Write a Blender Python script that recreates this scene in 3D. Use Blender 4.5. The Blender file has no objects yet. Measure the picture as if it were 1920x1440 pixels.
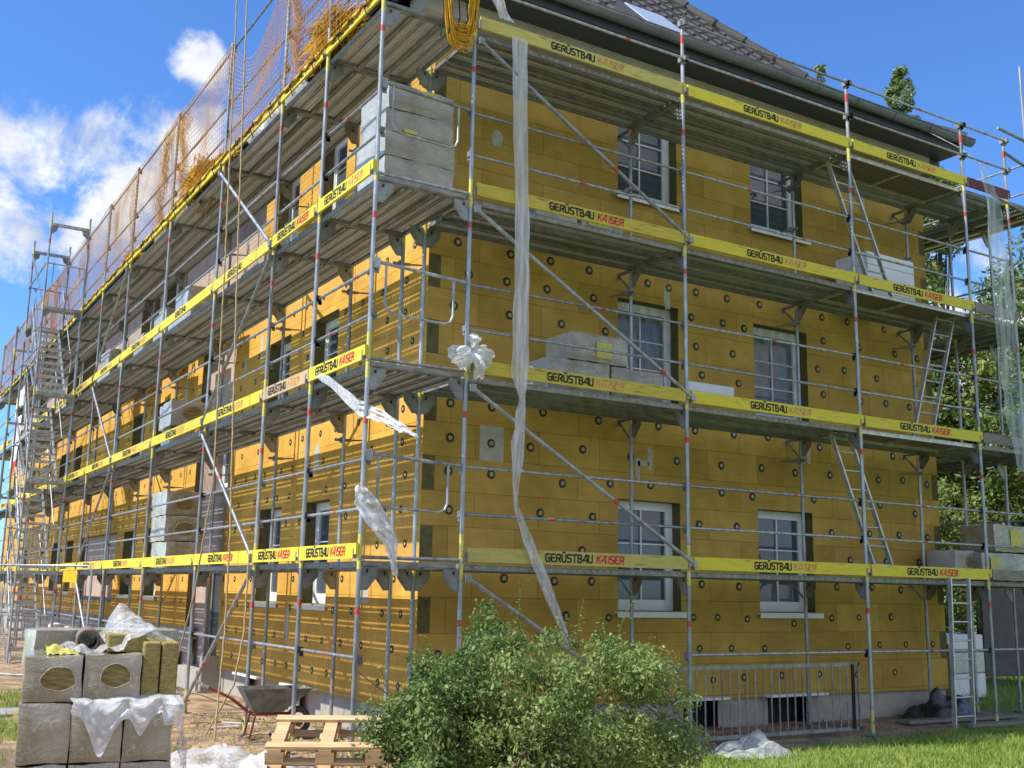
import bpy, math, random
import numpy as np
from mathutils import Vector, Matrix, noise
R = math.radians
random.seed(7); rng = np.random.default_rng(7)
S = bpy.context.scene
COL = S.collection

# ---------------------------------------------------------------- camera
cam = bpy.data.cameras.new('camera'); co = bpy.data.objects.new('camera', cam); COL.objects.link(co)
yaw, pitch, roll = .5493, .1887, .0183
fw = Vector((math.sin(yaw)*math.cos(pitch), math.cos(yaw)*math.cos(pitch), math.sin(pitch)))
rt = Vector((math.cos(yaw), -math.sin(yaw), 0)); up = rt.cross(fw)
r2 = rt*math.cos(roll)+up*math.sin(roll); u2 = -rt*math.sin(roll)+up*math.cos(roll)
co.matrix_world = Matrix(((r2.x, u2.x, -fw.x, -5.5576), (r2.y, u2.y, -fw.y, -10.0253), (r2.z, u2.z, -fw.z, 1.7042), (0, 0, 0, 1)))
cam.sensor_width = 36; cam.lens = 2045.3/1920*36; cam.clip_end = 2000; cam.clip_start = .1
S.camera = co
CAM = Vector((-5.5576, -10.0253, 1.7042))

# ---------------------------------------------------------------- light
sun_to = Vector((-1, .137, 1.24)).normalized()
sl = bpy.data.lights.new('sun', 'SUN'); so = bpy.data.objects.new('sun', sl); COL.objects.link(so)
sl.energy = 4.2; sl.angle = R(.5); sl.color = (1, .94, .84)
so.rotation_euler = sun_to.to_track_quat('Z', 'Y').to_euler()
W = bpy.data.worlds.new('World'); S.world = W; W.use_nodes = True
nt = W.node_tree; nt.nodes.clear()
def N(nt, t, **k):
    n = nt.nodes.new(t)
    for a, b in k.items():
        if a.startswith('i_'): n.inputs[a[2:].replace('_', ' ')].default_value = b
        else: setattr(n, a, b)
    return n
def math_(nt, op, a, b=None, clamp=False):
    n = nt.nodes.new('ShaderNodeMath'); n.operation = op; n.use_clamp = clamp
    for i, v in enumerate((a, b)):
        if v is None: continue
        if isinstance(v, (int, float)): n.inputs[i].default_value = v
        else: nt.links.new(v, n.inputs[i])
    return n.outputs[0]
sky = N(nt, 'ShaderNodeTexSky', sky_type='NISHITA', sun_disc=False)
sky.sun_elevation = math.asin(sun_to.z); sky.sun_rotation = math.atan2(sun_to.x, sun_to.y)
sky.air_density = 1.0; sky.dust_density = .25; sky.ozone_density = 3.0; sky.altitude = 100
tc = N(nt, 'ShaderNodeTexCoord')
gen = tc.outputs['Generated']
nz = N(nt, 'ShaderNodeTexNoise'); nz.inputs['Scale'].default_value = 12; nz.inputs['Detail'].default_value = 10; nz.inputs['Roughness'].default_value = .64
nz.inputs['Distortion'].default_value = .25
nt.links.new(gen, nz.inputs['Vector'])
blobs = [((.08, .94, .335), .075), ((.12, .93, .345), .08), ((.165, .921, .352), .08), ((.205, .91, .35), .07), ((.222, .872, .435), .030), ((.085, .950, .300), .055),
         ((.165, .94, .31), .055), ((.784, .56, .268), .06), ((.803, .556, .215), .085), ((.72, .67, .17), .12),
         ((.0, -.9, .35), .9), ((.65, -.7, .3), .7), ((-.5, -.7, .3), .6)]  # this row: unseen clouds added behind the camera as fill for the gable
acc = None
for c, r in blobs:
    c = Vector(c).normalized()
    d = N(nt, 'ShaderNodeVectorMath', operation='DISTANCE'); nt.links.new(gen, d.inputs[0]); d.inputs[1].default_value = c
    v = math_(nt, 'SUBTRACT', 1.0, math_(nt, 'DIVIDE', d.outputs['Value'], r))
    acc = v if acc is None else math_(nt, 'MAXIMUM', acc, v)
acc = math_(nt, 'MINIMUM', math_(nt, 'MAXIMUM', acc, -1.0), .60)
dens = math_(nt, 'ADD', acc, math_(nt, 'MULTIPLY', math_(nt, 'SUBTRACT', nz.outputs['Fac'], .54), 2.9))
mr = N(nt, 'ShaderNodeMapRange', interpolation_type='SMOOTHSTEP'); nt.links.new(dens, mr.inputs[0]); mr.inputs[1].default_value = .0; mr.inputs[2].default_value = .62
nz2 = N(nt, 'ShaderNodeTexNoise'); nz2.inputs['Scale'].default_value = 16; nz2.inputs['Detail'].default_value = 5; nt.links.new(gen, nz2.inputs['Vector'])
cr = N(nt, 'ShaderNodeMapRange'); nt.links.new(nz2.outputs['Fac'], cr.inputs[0]); cr.inputs[1].default_value = .35; cr.inputs[2].default_value = .62
cc = N(nt, 'ShaderNodeMix', data_type='RGBA'); nt.links.new(cr.outputs[0], cc.inputs[0])
cc.inputs[6].default_value = (2.9, 3.25, 3.9, 1); cc.inputs[7].default_value = (5.6, 5.6, 5.7, 1)
tint = N(nt, 'ShaderNodeMix', data_type='RGBA', blend_type='MULTIPLY'); tint.inputs[0].default_value = 1; nt.links.new(sky.outputs[0], tint.inputs[6]); tint.inputs[7].default_value = (.50, .78, 1.14, 1)
mx = N(nt, 'ShaderNodeMix', data_type='RGBA'); nt.links.new(mr.outputs[0], mx.inputs[0]); nt.links.new(tint.outputs[2], mx.inputs[6]); nt.links.new(cc.outputs[2], mx.inputs[7])
bg = N(nt, 'ShaderNodeBackground'); bg.inputs['Strength'].default_value = .125; nt.links.new(mx.outputs[2], bg.inputs[0])
wo = N(nt, 'ShaderNodeOutputWorld'); nt.links.new(bg.outputs[0], wo.inputs[0])
S.view_settings.view_transform = 'Standard'; S.view_settings.look = 'None'; S.view_settings.exposure = .72; S.view_settings.gamma = 1
S.cycles.transparent_max_bounces = 24; S.cycles.max_bounces = 6; S.cycles.use_denoising = True

# ---------------------------------------------------------------- materials
def mat(name, col, rough=.7, metal=0, col2=None, nscale=6, bump=0, bscale=60, spec=.5, lo=.35, hi=.65, coords='Object', detail=5, stretch=None, trans=0):
    m = bpy.data.materials.new(name); m.use_nodes = True; t = m.node_tree; b = t.nodes['Principled BSDF']
    b.inputs['Base Color'].default_value = (*col, 1); b.inputs['Roughness'].default_value = rough; b.inputs['Metallic'].default_value = metal
    b.inputs['Specular IOR Level'].default_value = spec
    c = N(t, 'ShaderNodeTexCoord'); vec = c.outputs[coords]
    if stretch:
        mp = N(t, 'ShaderNodeMapping'); mp.inputs['Scale'].default_value = stretch; t.links.new(vec, mp.inputs[0]); vec = mp.outputs[0]
    if col2:
        n = N(t, 'ShaderNodeTexNoise'); n.inputs['Scale'].default_value = nscale; n.inputs['Detail'].default_value = detail; t.links.new(vec, n.inputs['Vector'])
        r = N(t, 'ShaderNodeMapRange'); t.links.new(n.outputs['Fac'], r.inputs[0]); r.inputs[1].default_value = lo; r.inputs[2].default_value = hi
        x = N(t, 'ShaderNodeMix', data_type='RGBA'); t.links.new(r.outputs[0], x.inputs[0]); x.inputs[6].default_value = (*col, 1); x.inputs[7].default_value = (*col2, 1)
        t.links.new(x.outputs[2], b.inputs['Base Color'])
    if bump:
        n = N(t, 'ShaderNodeTexNoise'); n.inputs['Scale'].default_value = bscale; n.inputs['Detail'].default_value = 4; t.links.new(vec, n.inputs['Vector'])
        u = N(t, 'ShaderNodeBump'); u.inputs['Strength'].default_value = bump; u.inputs['Distance'].default_value = .02; t.links.new(n.outputs['Fac'], u.inputs['Height']); t.links.new(u.outputs[0], b.inputs['Normal'])
    if trans:
        tr = N(t, 'ShaderNodeBsdfTranslucent'); tr.inputs[0].default_value = (*col, 1)
        ms = N(t, 'ShaderNodeMixShader'); ms.inputs[0].default_value = trans
        o = t.nodes['Material Output']; t.links.new(b.outputs[0], ms.inputs[1]); t.links.new(tr.outputs[0], ms.inputs[2]); t.links.new(ms.outputs[0], o.inputs[0])
        if col2: t.links.new(x.outputs[2], tr.inputs[0])
    return m
M = {}
M['galv'] = mat('galvanised steel', (.46, .48, .50), .42, .55, (.27, .28, .29), 14, .15, 90, stretch=(1, 1, .25))
M['galv2'] = mat('dull galvanised steel', (.30, .30, .29), .55, .35, (.18, .18, .17), 9)
M['alu'] = mat('aluminium', (.62, .62, .6), .38, .6, (.42, .42, .4), 12)
M['yel'] = mat('yellow marking paint', (.70, .62, .06), .55, 0, (.5, .46, .2), 30)
M['red'] = mat('red marking paint', (.55, .045, .04), .55, 0, (.42, .09, .08), 40)
M['black'] = mat('black paint', (.015, .015, .015), .6)
M['redink'] = mat('red lettering paint', (.62, .05, .04), .6)
M['pinkink'] = mat('faded red lettering paint', (.66, .30, .13), .7, 0, (.72, .42, .1), 60)
M['blackink'] = mat('worn black lettering paint', (.02, .02, .015), .6, 0, (.25, .22, .05), 55, lo=.55, hi=.75)
def vary(m, lo, hi):
    t = m.node_tree; bs = t.nodes['Principled BSDF']; src = bs.inputs['Base Color'].links[0].from_socket
    oi = N(t, 'ShaderNodeObjectInfo'); r = N(t, 'ShaderNodeMapRange'); t.links.new(oi.outputs['Random'], r.inputs[0]); r.inputs[3].default_value = lo; r.inputs[4].default_value = hi
    x = N(t, 'ShaderNodeVectorMath', operation='SCALE'); t.links.new(src, x.inputs[0]); t.links.new(r.outputs[0], x.inputs['Scale']); t.links.new(x.outputs[0], bs.inputs['Base Color'])
    # cement spatter and dirt
    c = N(t, 'ShaderNodeTexCoord'); ad = N(t, 'ShaderNodeVectorMath', operation='ADD'); cb = N(t, 'ShaderNodeCombineXYZ'); t.links.new(math_(t, 'MULTIPLY', oi.outputs['Random'], 50.0), cb.inputs[0]); t.links.new(c.outputs['Object'], ad.inputs[0]); t.links.new(cb.outputs[0], ad.inputs[1])
    n = N(t, 'ShaderNodeTexNoise'); n.inputs['Scale'].default_value = 7; n.inputs['Detail'].default_value = 8; n.inputs['Roughness'].default_value = .75; t.links.new(ad.outputs[0], n.inputs['Vector'])
    q = N(t, 'ShaderNodeMapRange'); t.links.new(n.outputs['Fac'], q.inputs[0]); q.inputs[1].default_value = .60; q.inputs[2].default_value = .68; q.inputs[4].default_value = .65
    y = N(t, 'ShaderNodeMix', data_type='RGBA'); t.links.new(q.outputs[0], y.inputs[0]); t.links.new(x.outputs[0], y.inputs[6]); y.inputs[7].default_value = (.33, .29, .23, 1); t.links.new(y.outputs[2], bs.inputs['Base Color'])
    return m
vary(M['galv'], .72, 1.1); vary(M['galv2'], .75, 1.2)
def board(name, a, b, c):
    m = mat(name, a, .6, 0, b, 5, .25, 60, stretch=(8, 1.2, 8), lo=.45, hi=.7)
    t = m.node_tree; bs = t.nodes['Principled BSDF']
    co_ = N(t, 'ShaderNodeTexCoord'); mp = N(t, 'ShaderNodeMapping'); mp.inputs['Scale'].default_value = (30, 2.2, 26); t.links.new(co_.outputs['Object'], mp.inputs[0])
    n = N(t, 'ShaderNodeTexNoise'); n.inputs['Scale'].default_value = 1; n.inputs['Detail'].default_value = 6; n.inputs['Roughness'].default_value = .7; t.links.new(mp.outputs[0], n.inputs['Vector'])
    r = N(t, 'ShaderNodeMapRange'); t.links.new(n.outputs['Fac'], r.inputs[0]); r.inputs[1].default_value = .60; r.inputs[2].default_value = .70
    src = bs.inputs['Base Color'].links[0].from_socket
    x = N(t, 'ShaderNodeMix', data_type='RGBA'); t.links.new(r.outputs[0], x.inputs[0]); t.links.new(src, x.inputs[6]); x.inputs[7].default_value = (*c, 1)
    t.links.new(x.outputs[2], bs.inputs['Base Color'])
    return vary(m, .80, 1.05)
M['tb0'] = board('yellow board paint', (.80, .66, .03), (.72, .56, .04), (.35, .25, .08))
M['tb1'] = board('worn yellow board paint', (.72, .57, .05), (.58, .42, .06), (.16, .10, .04))
M['tb2'] = board('bleached yellow board paint', (.62, .52, .12), (.50, .42, .12), (.2, .13, .06))
M['tb3'] = board('peeled board paint', (.62, .44, .30), (.66, .52, .16), (.3, .2, .1))
M['tb4'] = board('grey weathered board', (.22, .18, .14), (.30, .25, .2), (.08, .06, .05))
M['tb5'] = board('dark red board paint', (.16, .025, .02), (.12, .02, .02), (.05, .02, .02))
M['wood'] = mat('pallet softwood', (.66, .47, .25), .75, 0, (.48, .31, .15), 3, .2, 40, stretch=(1.2, 9, 9))
M['ply'] = mat('brown plywood', (.16, .13, .10), .6, 0, (.10, .085, .07), 3, stretch=(5, 1, 1))
M['pvc'] = mat('white window plastic', (.80, .81, .82), .35, 0, (.70, .71, .72), 3)
M['fascia'] = mat('anthracite fascia', (.045, .05, .055), .45)
M['gutter'] = mat('titanium zinc gutter', (.13, .14, .15), .45, .3, (.18, .19, .2), 3)
M['soffit'] = mat('old cream cornice paint', (.46, .42, .34), .85, 0, (.38, .34, .27), 5)
M['plinth'] = mat('grey beige plinth render', (.40, .37, .31), .9, 0, (.33, .30, .25), 4, .3, 50)
M['render'] = mat('old pinkish render', (.50, .385, .32), .95, 0, (.40, .30, .25), 3, .35, 70)
M['dark'] = mat('dark opening', (.012, .012, .013), .8)
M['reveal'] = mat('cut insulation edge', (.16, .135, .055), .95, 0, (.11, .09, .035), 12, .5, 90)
M['wool'] = mat('mineral wool', (.42, .33, .11), .95, 0, (.26, .20, .06), 22, .9, 70, stretch=(1, 1, 2.5))
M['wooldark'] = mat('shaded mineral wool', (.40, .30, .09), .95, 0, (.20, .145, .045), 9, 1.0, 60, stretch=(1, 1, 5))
M['plaster'] = mat('adhesive mortar smear', (.50, .47, .42), .95, 0, (.40, .37, .30), 8)
M['plastwhite'] = mat('white polystyrene', (.80, .82, .84), .8, 0, (.72, .74, .76), 5)
M['label'] = mat('yellow label', (.62, .55, .05), .6, 0, (.42, .40, .14), 24)
M['earth'] = mat('site earth', (.40, .27, .15), .95, 0, (.17, .12, .075), 2.2, 1.0, 16, coords='Object', detail=12, lo=.40, hi=.60)
M['pathm'] = mat('grey path slabs', (.32, .30, .28), .9, 0, (.25, .24, .22), 4)
M['bark'] = mat('bark', (.10, .075, .055), .9, 0, (.06, .045, .035), 20)
M['twig'] = mat('dry twig', (.26, .19, .14), .9)
M['rope'] = mat('hemp rope', (.50, .38, .22), .9, 0, (.30, .22, .12), 60)
M['barrow'] = mat('cement grey steel tub', (.11, .115, .09), .7, .2, (.20, .20, .17), 8)
M['redpaint'] = mat('red barrow frame paint', (.36, .035, .03), .6, 0, (.16, .05, .04), 20)
M['rubber'] = mat('black rubber', (.03, .03, .03), .8, 0, (.10, .09, .08), 12)
M['cardtube'] = mat('brown cardboard tube', (.24, .17, .13), .8, 0, (.17, .12, .09), 20)
M['curtain'] = mat('white net curtain', (.33, .34, .36), .9, 0, (.14, .15, .16), 1, stretch=(26, 26, .2))
M['netm'] = mat('orange safety net cord', (.85, .42, .05), .7, 0, (.78, .50, .12), 3, trans=.3)
M['netyel'] = mat('bundled yellow net cord', (.86, .52, .02), .7, 0, (.75, .38, .01), 30, trans=.2)
M['blackrope'] = mat('black cord', (.012, .012, .012), .8)
M['tarp'] = mat('grey brown site hoarding', (.13, .115, .105), .9, 0, (.10, .09, .08), 4)
M['blackfoil'] = mat('black foil', (.02, .02, .022), .35, 0, None, bump=.8, bscale=18)
M['whitewall'] = mat('white wall paint', (.78, .78, .76), .9)

def brickwall(name, c1, c2, mortar, axis, k=1.0):
    """insulation boards .8 x .41 m with fine scored grid; axis = horizontal direction of the wall"""
    m = bpy.data.materials.new(name); m.use_nodes = True; t = m.node_tree; b = t.nodes['Principled BSDF']; b.inputs['Roughness'].default_value = .9; b.inputs['Specular IOR Level'].default_value = .12
    c = N(t, 'ShaderNodeTexCoord'); s = N(t, 'ShaderNodeSeparateXYZ'); t.links.new(c.outputs['Object'], s.inputs[0])
    cb = N(t, 'ShaderNodeCombineXYZ'); t.links.new(s.outputs[axis], cb.inputs[0]); t.links.new(math_(t, 'ADD', s.outputs[2], -.40), cb.inputs[1])
    br = N(t, 'ShaderNodeTexBrick'); t.links.new(cb.outputs[0], br.inputs['Vector'])
    br.offset = .37; br.squash = 1.0
    for k, v in (('Scale', 1), ('Mortar Size', .0035), ('Mortar Smooth', .2), ('Bias', 0), ('Brick Width', .93), ('Row Height', .4115)): br.inputs[k].default_value = v
    br.inputs['Color1'].default_value = (*c1, 1); br.inputs['Color2'].default_value = (*c2, 1); br.inputs['Mortar'].default_value = (*mortar, 1)
    # per-board noise tone
    n = N(t, 'ShaderNodeTexNoise'); n.inputs['Scale'].default_value = 1.3; n.inputs['Detail'].default_value = 6; t.links.new(cb.outputs[0], n.inputs['Vector'])
    r = N(t, 'ShaderNodeMapRange'); t.links.new(n.outputs['Fac'], r.inputs[0]); r.inputs[1].default_value = .3; r.inputs[2].default_value = .7; r.inputs[3].default_value = .84; r.inputs[4].default_value = 1.12
    # fine scored grid: vertical ticks + horizontal ticks broken by noise
    wv = N(t, 'ShaderNodeTexWave', bands_direction='X'); wv.inputs['Scale'].default_value = 11; wv.inputs['Distortion'].default_value = .6; t.links.new(cb.outputs[0], wv.inputs['Vector'])
    wh = N(t, 'ShaderNodeTexWave', bands_direction='Y'); wh.inputs['Scale'].default_value = 14; wh.inputs['Distortion'].default_value = .8; t.links.new(cb.outputs[0], wh.inputs['Vector'])
    n2 = N(t, 'ShaderNodeTexNoise'); n2.inputs['Scale'].default_value = 5; n2.inputs['Detail'].default_value = 3; t.links.new(cb.outputs[0], n2.inputs['Vector'])
    gv = math_(t, 'POWER', wv.outputs['Fac'], 7.0); gh = math_(t, 'POWER', wh.outputs['Fac'], 7.0)
    brk = N(t, 'ShaderNodeMapRange'); t.links.new(n2.outputs['Fac'], brk.inputs[0]); brk.inputs[1].default_value = .38; brk.inputs[2].default_value = .6
    g = math_(t, 'MULTIPLY', math_(t, 'MAXIMUM', gv, gh), brk.outputs[0])
    # random darker streak lines, stretched along the board
    mp = N(t, 'ShaderNodeMapping'); mp.inputs['Scale'].default_value = (3, 45, 1); t.links.new(cb.outputs[0], mp.inputs[0])
    n3 = N(t, 'ShaderNodeTexNoise'); n3.inputs['Scale'].default_value = 1; n3.inputs['Detail'].default_value = 5; t.links.new(mp.outputs[0], n3.inputs['Vector'])
    st = N(t, 'ShaderNodeMapRange'); t.links.new(n3.outputs['Fac'], st.inputs[0]); st.inputs[1].default_value = .45; st.inputs[2].default_value = .75; st.inputs[3].default_value = 1.03; st.inputs[4].default_value = .88
    tone = math_(t, 'MULTIPLY', math_(t, 'MULTIPLY', r.outputs[0], math_(t, 'SUBTRACT', 1.0, math_(t, 'MULTIPLY', g, .22))), st.outputs[0])
    x = N(t, 'ShaderNodeVectorMath', operation='SCALE'); t.links.new(br.outputs['Color'], x.inputs[0]); t.links.new(tone, x.inputs['Scale'])
    t.links.new(x.outputs[0], b.inputs['Base Color'])
    bp = N(t, 'ShaderNodeBump'); bp.inputs['Strength'].default_value = .22; bp.inputs['Distance'].default_value = .004
    hh = math_(t, 'SUBTRACT', math_(t, 'MULTIPLY', tone, 1.0), math_(t, 'MULTIPLY', br.outputs['Fac'], 1.0)); t.links.new(hh, bp.inputs['Height']); t.links.new(bp.outputs[0], b.inputs['Normal'])
    return m
M['insG'] = brickwall('yellow insulation boards', (.54, .348, .085), (.43, .272, .062), (.21, .125, .035), 0)
M['insF'] = brickwall('sunlit orange insulation boards', (.68, .385, .085), (.58, .32, .062), (.28, .16, .03), 1)  # same boards as the gable, with the sunlit tone put into the colour

def perf():
    m = mat('perforated steel plank', (.38, .40, .41), .5, .3, (.29, .30, .31), 7)
    t = m.node_tree; b = t.nodes['Principled BSDF']; o = t.nodes['Material Output']
    c = N(t, 'ShaderNodeTexCoord'); s = N(t, 'ShaderNodeSeparateXYZ'); t.links.new(c.outputs['Object'], s.inputs[0])
    px, py = .052, .046
    row = math_(t, 'FLOOR', math_(t, 'DIVIDE', s.outputs[0], px))
    fx = math_(t, 'SUBTRACT', math_(t, 'FRACT', math_(t, 'DIVIDE', s.outputs[0], px)), .5)
    sh = math_(t, 'MULTIPLY', math_(t, 'MODULO', math_(t, 'ABSOLUTE', row), 2.0), .5)
    fy = math_(t, 'SUBTRACT', math_(t, 'FRACT', math_(t, 'ADD', math_(t, 'DIVIDE', s.outputs[1], py), sh)), .5)
    d = math_(t, 'ADD', math_(t, 'POWER', math_(t, 'MULTIPLY', fx, 1.15), 2.0), math_(t, 'POWER', fy, 2.0))
    hole = math_(t, 'LESS_THAN', d, .075)
    # solid rib along the middle of each plank
    edge = math_(t, 'ABSOLUTE', s.outputs[0])
    solid = math_(t, 'MULTIPLY', math_(t, 'GREATER_THAN', edge, .022), math_(t, 'LESS_THAN', edge, .148))
    msk = math_(t, 'MULTIPLY', hole, solid)
    rim = math_(t, 'MULTIPLY', math_(t, 'LESS_THAN', d, .20), solid)  # paler ring paints the light caught by the hole edges
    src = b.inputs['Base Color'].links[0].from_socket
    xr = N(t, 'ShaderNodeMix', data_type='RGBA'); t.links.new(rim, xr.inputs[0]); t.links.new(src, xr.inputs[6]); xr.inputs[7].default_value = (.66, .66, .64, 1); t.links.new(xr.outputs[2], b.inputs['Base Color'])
    tr = N(t, 'ShaderNodeBsdfTransparent'); ms = N(t, 'ShaderNodeMixShader')
    t.links.new(msk, ms.inputs[0]); t.links.new(b.outputs[0], ms.inputs[1]); t.links.new(tr.outputs[0], ms.inputs[2]); t.links.new(ms.outputs[0], o.inputs[0])
    return m
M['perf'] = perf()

def wrapm(name, c1, c2):
    m = bpy.data.materials.new(name); m.use_nodes = True; t = m.node_tree; b = t.nodes['Principled BSDF']; b.inputs['Roughness'].default_value = .16; b.inputs['Specular IOR Level'].default_value = .9; b.inputs['Coat Weight'].default_value = .5; b.inputs['Coat Roughness'].default_value = .1
    c = N(t, 'ShaderNodeTexCoord'); mp = N(t, 'ShaderNodeMapping'); mp.inputs['Scale'].default_value = (2.2, 2.2, 6.5); mp.inputs['Rotation'].default_value = (.3, .5, .2); t.links.new(c.outputs['Object'], mp.inputs[0])
    n = N(t, 'ShaderNodeTexNoise', noise_type='RIDGED_MULTIFRACTAL') if False else N(t, 'ShaderNodeTexNoise'); n.inputs['Scale'].default_value = 2.2; n.inputs['Detail'].default_value = 7; n.inputs['Roughness'].default_value = .68; n.inputs['Distortion'].default_value = .9; t.links.new(mp.outputs[0], n.inputs['Vector'])
    dn = N(t, 'ShaderNodeTexNoise'); dn.inputs['Scale'].default_value = 5; dn.inputs['Detail'].default_value = 3; t.links.new(c.outputs['Object'], dn.inputs['Vector'])
    rg = None; fac = None
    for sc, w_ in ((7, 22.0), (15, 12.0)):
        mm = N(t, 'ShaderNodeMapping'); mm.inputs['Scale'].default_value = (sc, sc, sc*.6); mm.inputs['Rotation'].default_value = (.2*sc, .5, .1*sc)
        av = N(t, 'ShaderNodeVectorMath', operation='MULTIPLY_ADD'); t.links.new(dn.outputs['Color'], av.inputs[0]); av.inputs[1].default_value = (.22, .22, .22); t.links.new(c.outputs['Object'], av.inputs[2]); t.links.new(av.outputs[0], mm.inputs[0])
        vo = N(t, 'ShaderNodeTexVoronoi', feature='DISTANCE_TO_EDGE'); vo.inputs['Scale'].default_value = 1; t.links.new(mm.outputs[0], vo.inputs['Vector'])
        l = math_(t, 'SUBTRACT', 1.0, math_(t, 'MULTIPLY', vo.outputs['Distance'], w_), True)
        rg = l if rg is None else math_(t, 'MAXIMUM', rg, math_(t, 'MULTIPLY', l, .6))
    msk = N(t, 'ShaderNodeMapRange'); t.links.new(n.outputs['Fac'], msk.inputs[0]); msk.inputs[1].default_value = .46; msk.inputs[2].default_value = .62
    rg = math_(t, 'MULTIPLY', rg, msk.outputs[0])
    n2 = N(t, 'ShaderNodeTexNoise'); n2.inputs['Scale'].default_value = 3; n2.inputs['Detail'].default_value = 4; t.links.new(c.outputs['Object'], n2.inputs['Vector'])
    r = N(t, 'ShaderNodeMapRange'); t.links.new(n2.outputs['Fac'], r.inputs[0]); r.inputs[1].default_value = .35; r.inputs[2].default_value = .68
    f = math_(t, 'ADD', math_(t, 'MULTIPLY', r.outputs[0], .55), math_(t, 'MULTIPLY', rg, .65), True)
    x = N(t, 'ShaderNodeMix', data_type='RGBA'); t.links.new(f, x.inputs[0]); x.inputs[6].default_value = (*c1, 1); x.inputs[7].default_value = (*c2, 1); t.links.new(x.outputs[2], b.inputs['Base Color'])  # pale colour along the creases paints the film's highlights
    bp = N(t, 'ShaderNodeBump'); bp.inputs['Strength'].default_value = .6; bp.inputs['Distance'].default_value = .02; t.links.new(math_(t, 'ADD', n.outputs['Fac'], math_(t, 'MULTIPLY', rg, .15)), bp.inputs['Height']); t.links.new(bp.outputs[0], b.inputs['Normal'])
    return m
def film(name, col, alpha, rough=.22, nscale=9, st=None, bump=.9):
    m = bpy.data.materials.new(name); m.use_nodes = True; t = m.node_tree; b = t.nodes['Principled BSDF']; o = t.nodes['Material Output']
    b.inputs['Base Color'].default_value = (*col, 1); b.inputs['Roughness'].default_value = rough; b.inputs['Specular IOR Level'].default_value = .8
    c = N(t, 'ShaderNodeTexCoord'); n = N(t, 'ShaderNodeTexNoise'); n.inputs['Scale'].default_value = nscale; n.inputs['Detail'].default_value = 6; n.inputs['Distortion'].default_value = 1.6
    vv = c.outputs['Object']
    if st:
        mp = N(t, 'ShaderNodeMapping'); mp.inputs['Scale'].default_value = st; t.links.new(vv, mp.inputs[0]); vv = mp.outputs[0]; n.inputs['Distortion'].default_value = .3
    t.links.new(vv, n.inputs['Vector'])
    r = N(t, 'ShaderNodeMapRange'); t.links.new(n.outputs['Fac'], r.inputs[0]); r.inputs[1].default_value = .35; r.inputs[2].default_value = .68; r.inputs[3].default_value = max(0, alpha-.25); r.inputs[4].default_value = min(1, alpha+.25)
    bp = N(t, 'ShaderNodeBump'); bp.inputs['Strength'].default_value = bump; bp.inputs['Distance'].default_value = .02; t.links.new(n.outputs['Fac'], bp.inputs['Height']); t.links.new(bp.outputs[0], b.inputs['Normal'])
    tl = N(t, 'ShaderNodeBsdfTranslucent'); tl.inputs[0].default_value = (*col, 1); m1 = N(t, 'ShaderNodeMixShader'); m1.inputs[0].default_value = .35
    t.links.new(b.outputs[0], m1.inputs[1]); t.links.new(tl.outputs[0], m1.inputs[2])
    tr = N(t, 'ShaderNodeBsdfTransparent'); m2 = N(t, 'ShaderNodeMixShader'); t.links.new(r.outputs[0], m2.inputs[0]); t.links.new(tr.outputs[0], m2.inputs[1]); t.links.new(m1.outputs[0], m2.inputs[2]); t.links.new(m2.outputs[0], o.inputs[0])
    return m
M['film'] = film('clear plastic film', (.78, .80, .80), .55)
M['filmw'] = film('white plastic film', (.85, .86, .86), .85)
M['bagm'] = film('white bag film', (.86, .87, .87), .82, .3, 5, (6, 6, 3), .5)
M['filmg'] = film('greenish clear plastic film', (.66, .78, .74), .42, .15, 1, (9, 9, .5), .4)
M['films'] = film('hanging clear plastic film', (.86, .87, .88), .68, .2, 1, (26, 26, .8), .5)
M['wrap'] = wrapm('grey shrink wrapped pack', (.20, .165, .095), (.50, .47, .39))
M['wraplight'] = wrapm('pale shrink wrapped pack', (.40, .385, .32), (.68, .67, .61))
def glassm(name, col, rough=.06):
    m = mat(name, col, rough, 0); m.node_tree.nodes['Principled BSDF'].inputs['Specular IOR Level'].default_value = .9
    return m
M['glass'] = glassm('dark window glass', (.025, .028, .032))
M['glassroof'] = glassm('roof window glass', (.45, .50, .56), .2)
def leafm(name, a, b, nscale=2.5):
    m = mat(name, a, .55, 0, b, nscale, trans=.35, coords='Object'); return m
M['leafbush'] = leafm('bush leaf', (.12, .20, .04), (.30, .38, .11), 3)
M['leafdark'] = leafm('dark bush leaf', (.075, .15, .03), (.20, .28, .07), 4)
M['leaftree'] = leafm('tree leaf', (.07, .13, .025), (.24, .30, .07), 1.2)
M['leafpop'] = leafm('poplar leaf', (.13, .19, .055), (.28, .33, .12), 1)
M['grass'] = leafm('grass blade', (.20, .30, .04), (.34, .42, .09), 1.2)
def tiles():
    return mat('dark brown roof tile', (.052, .046, .042), .6, 0, (.085, .075, .068), 4, .3, 40)
M['tile'] = tiles()

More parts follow.
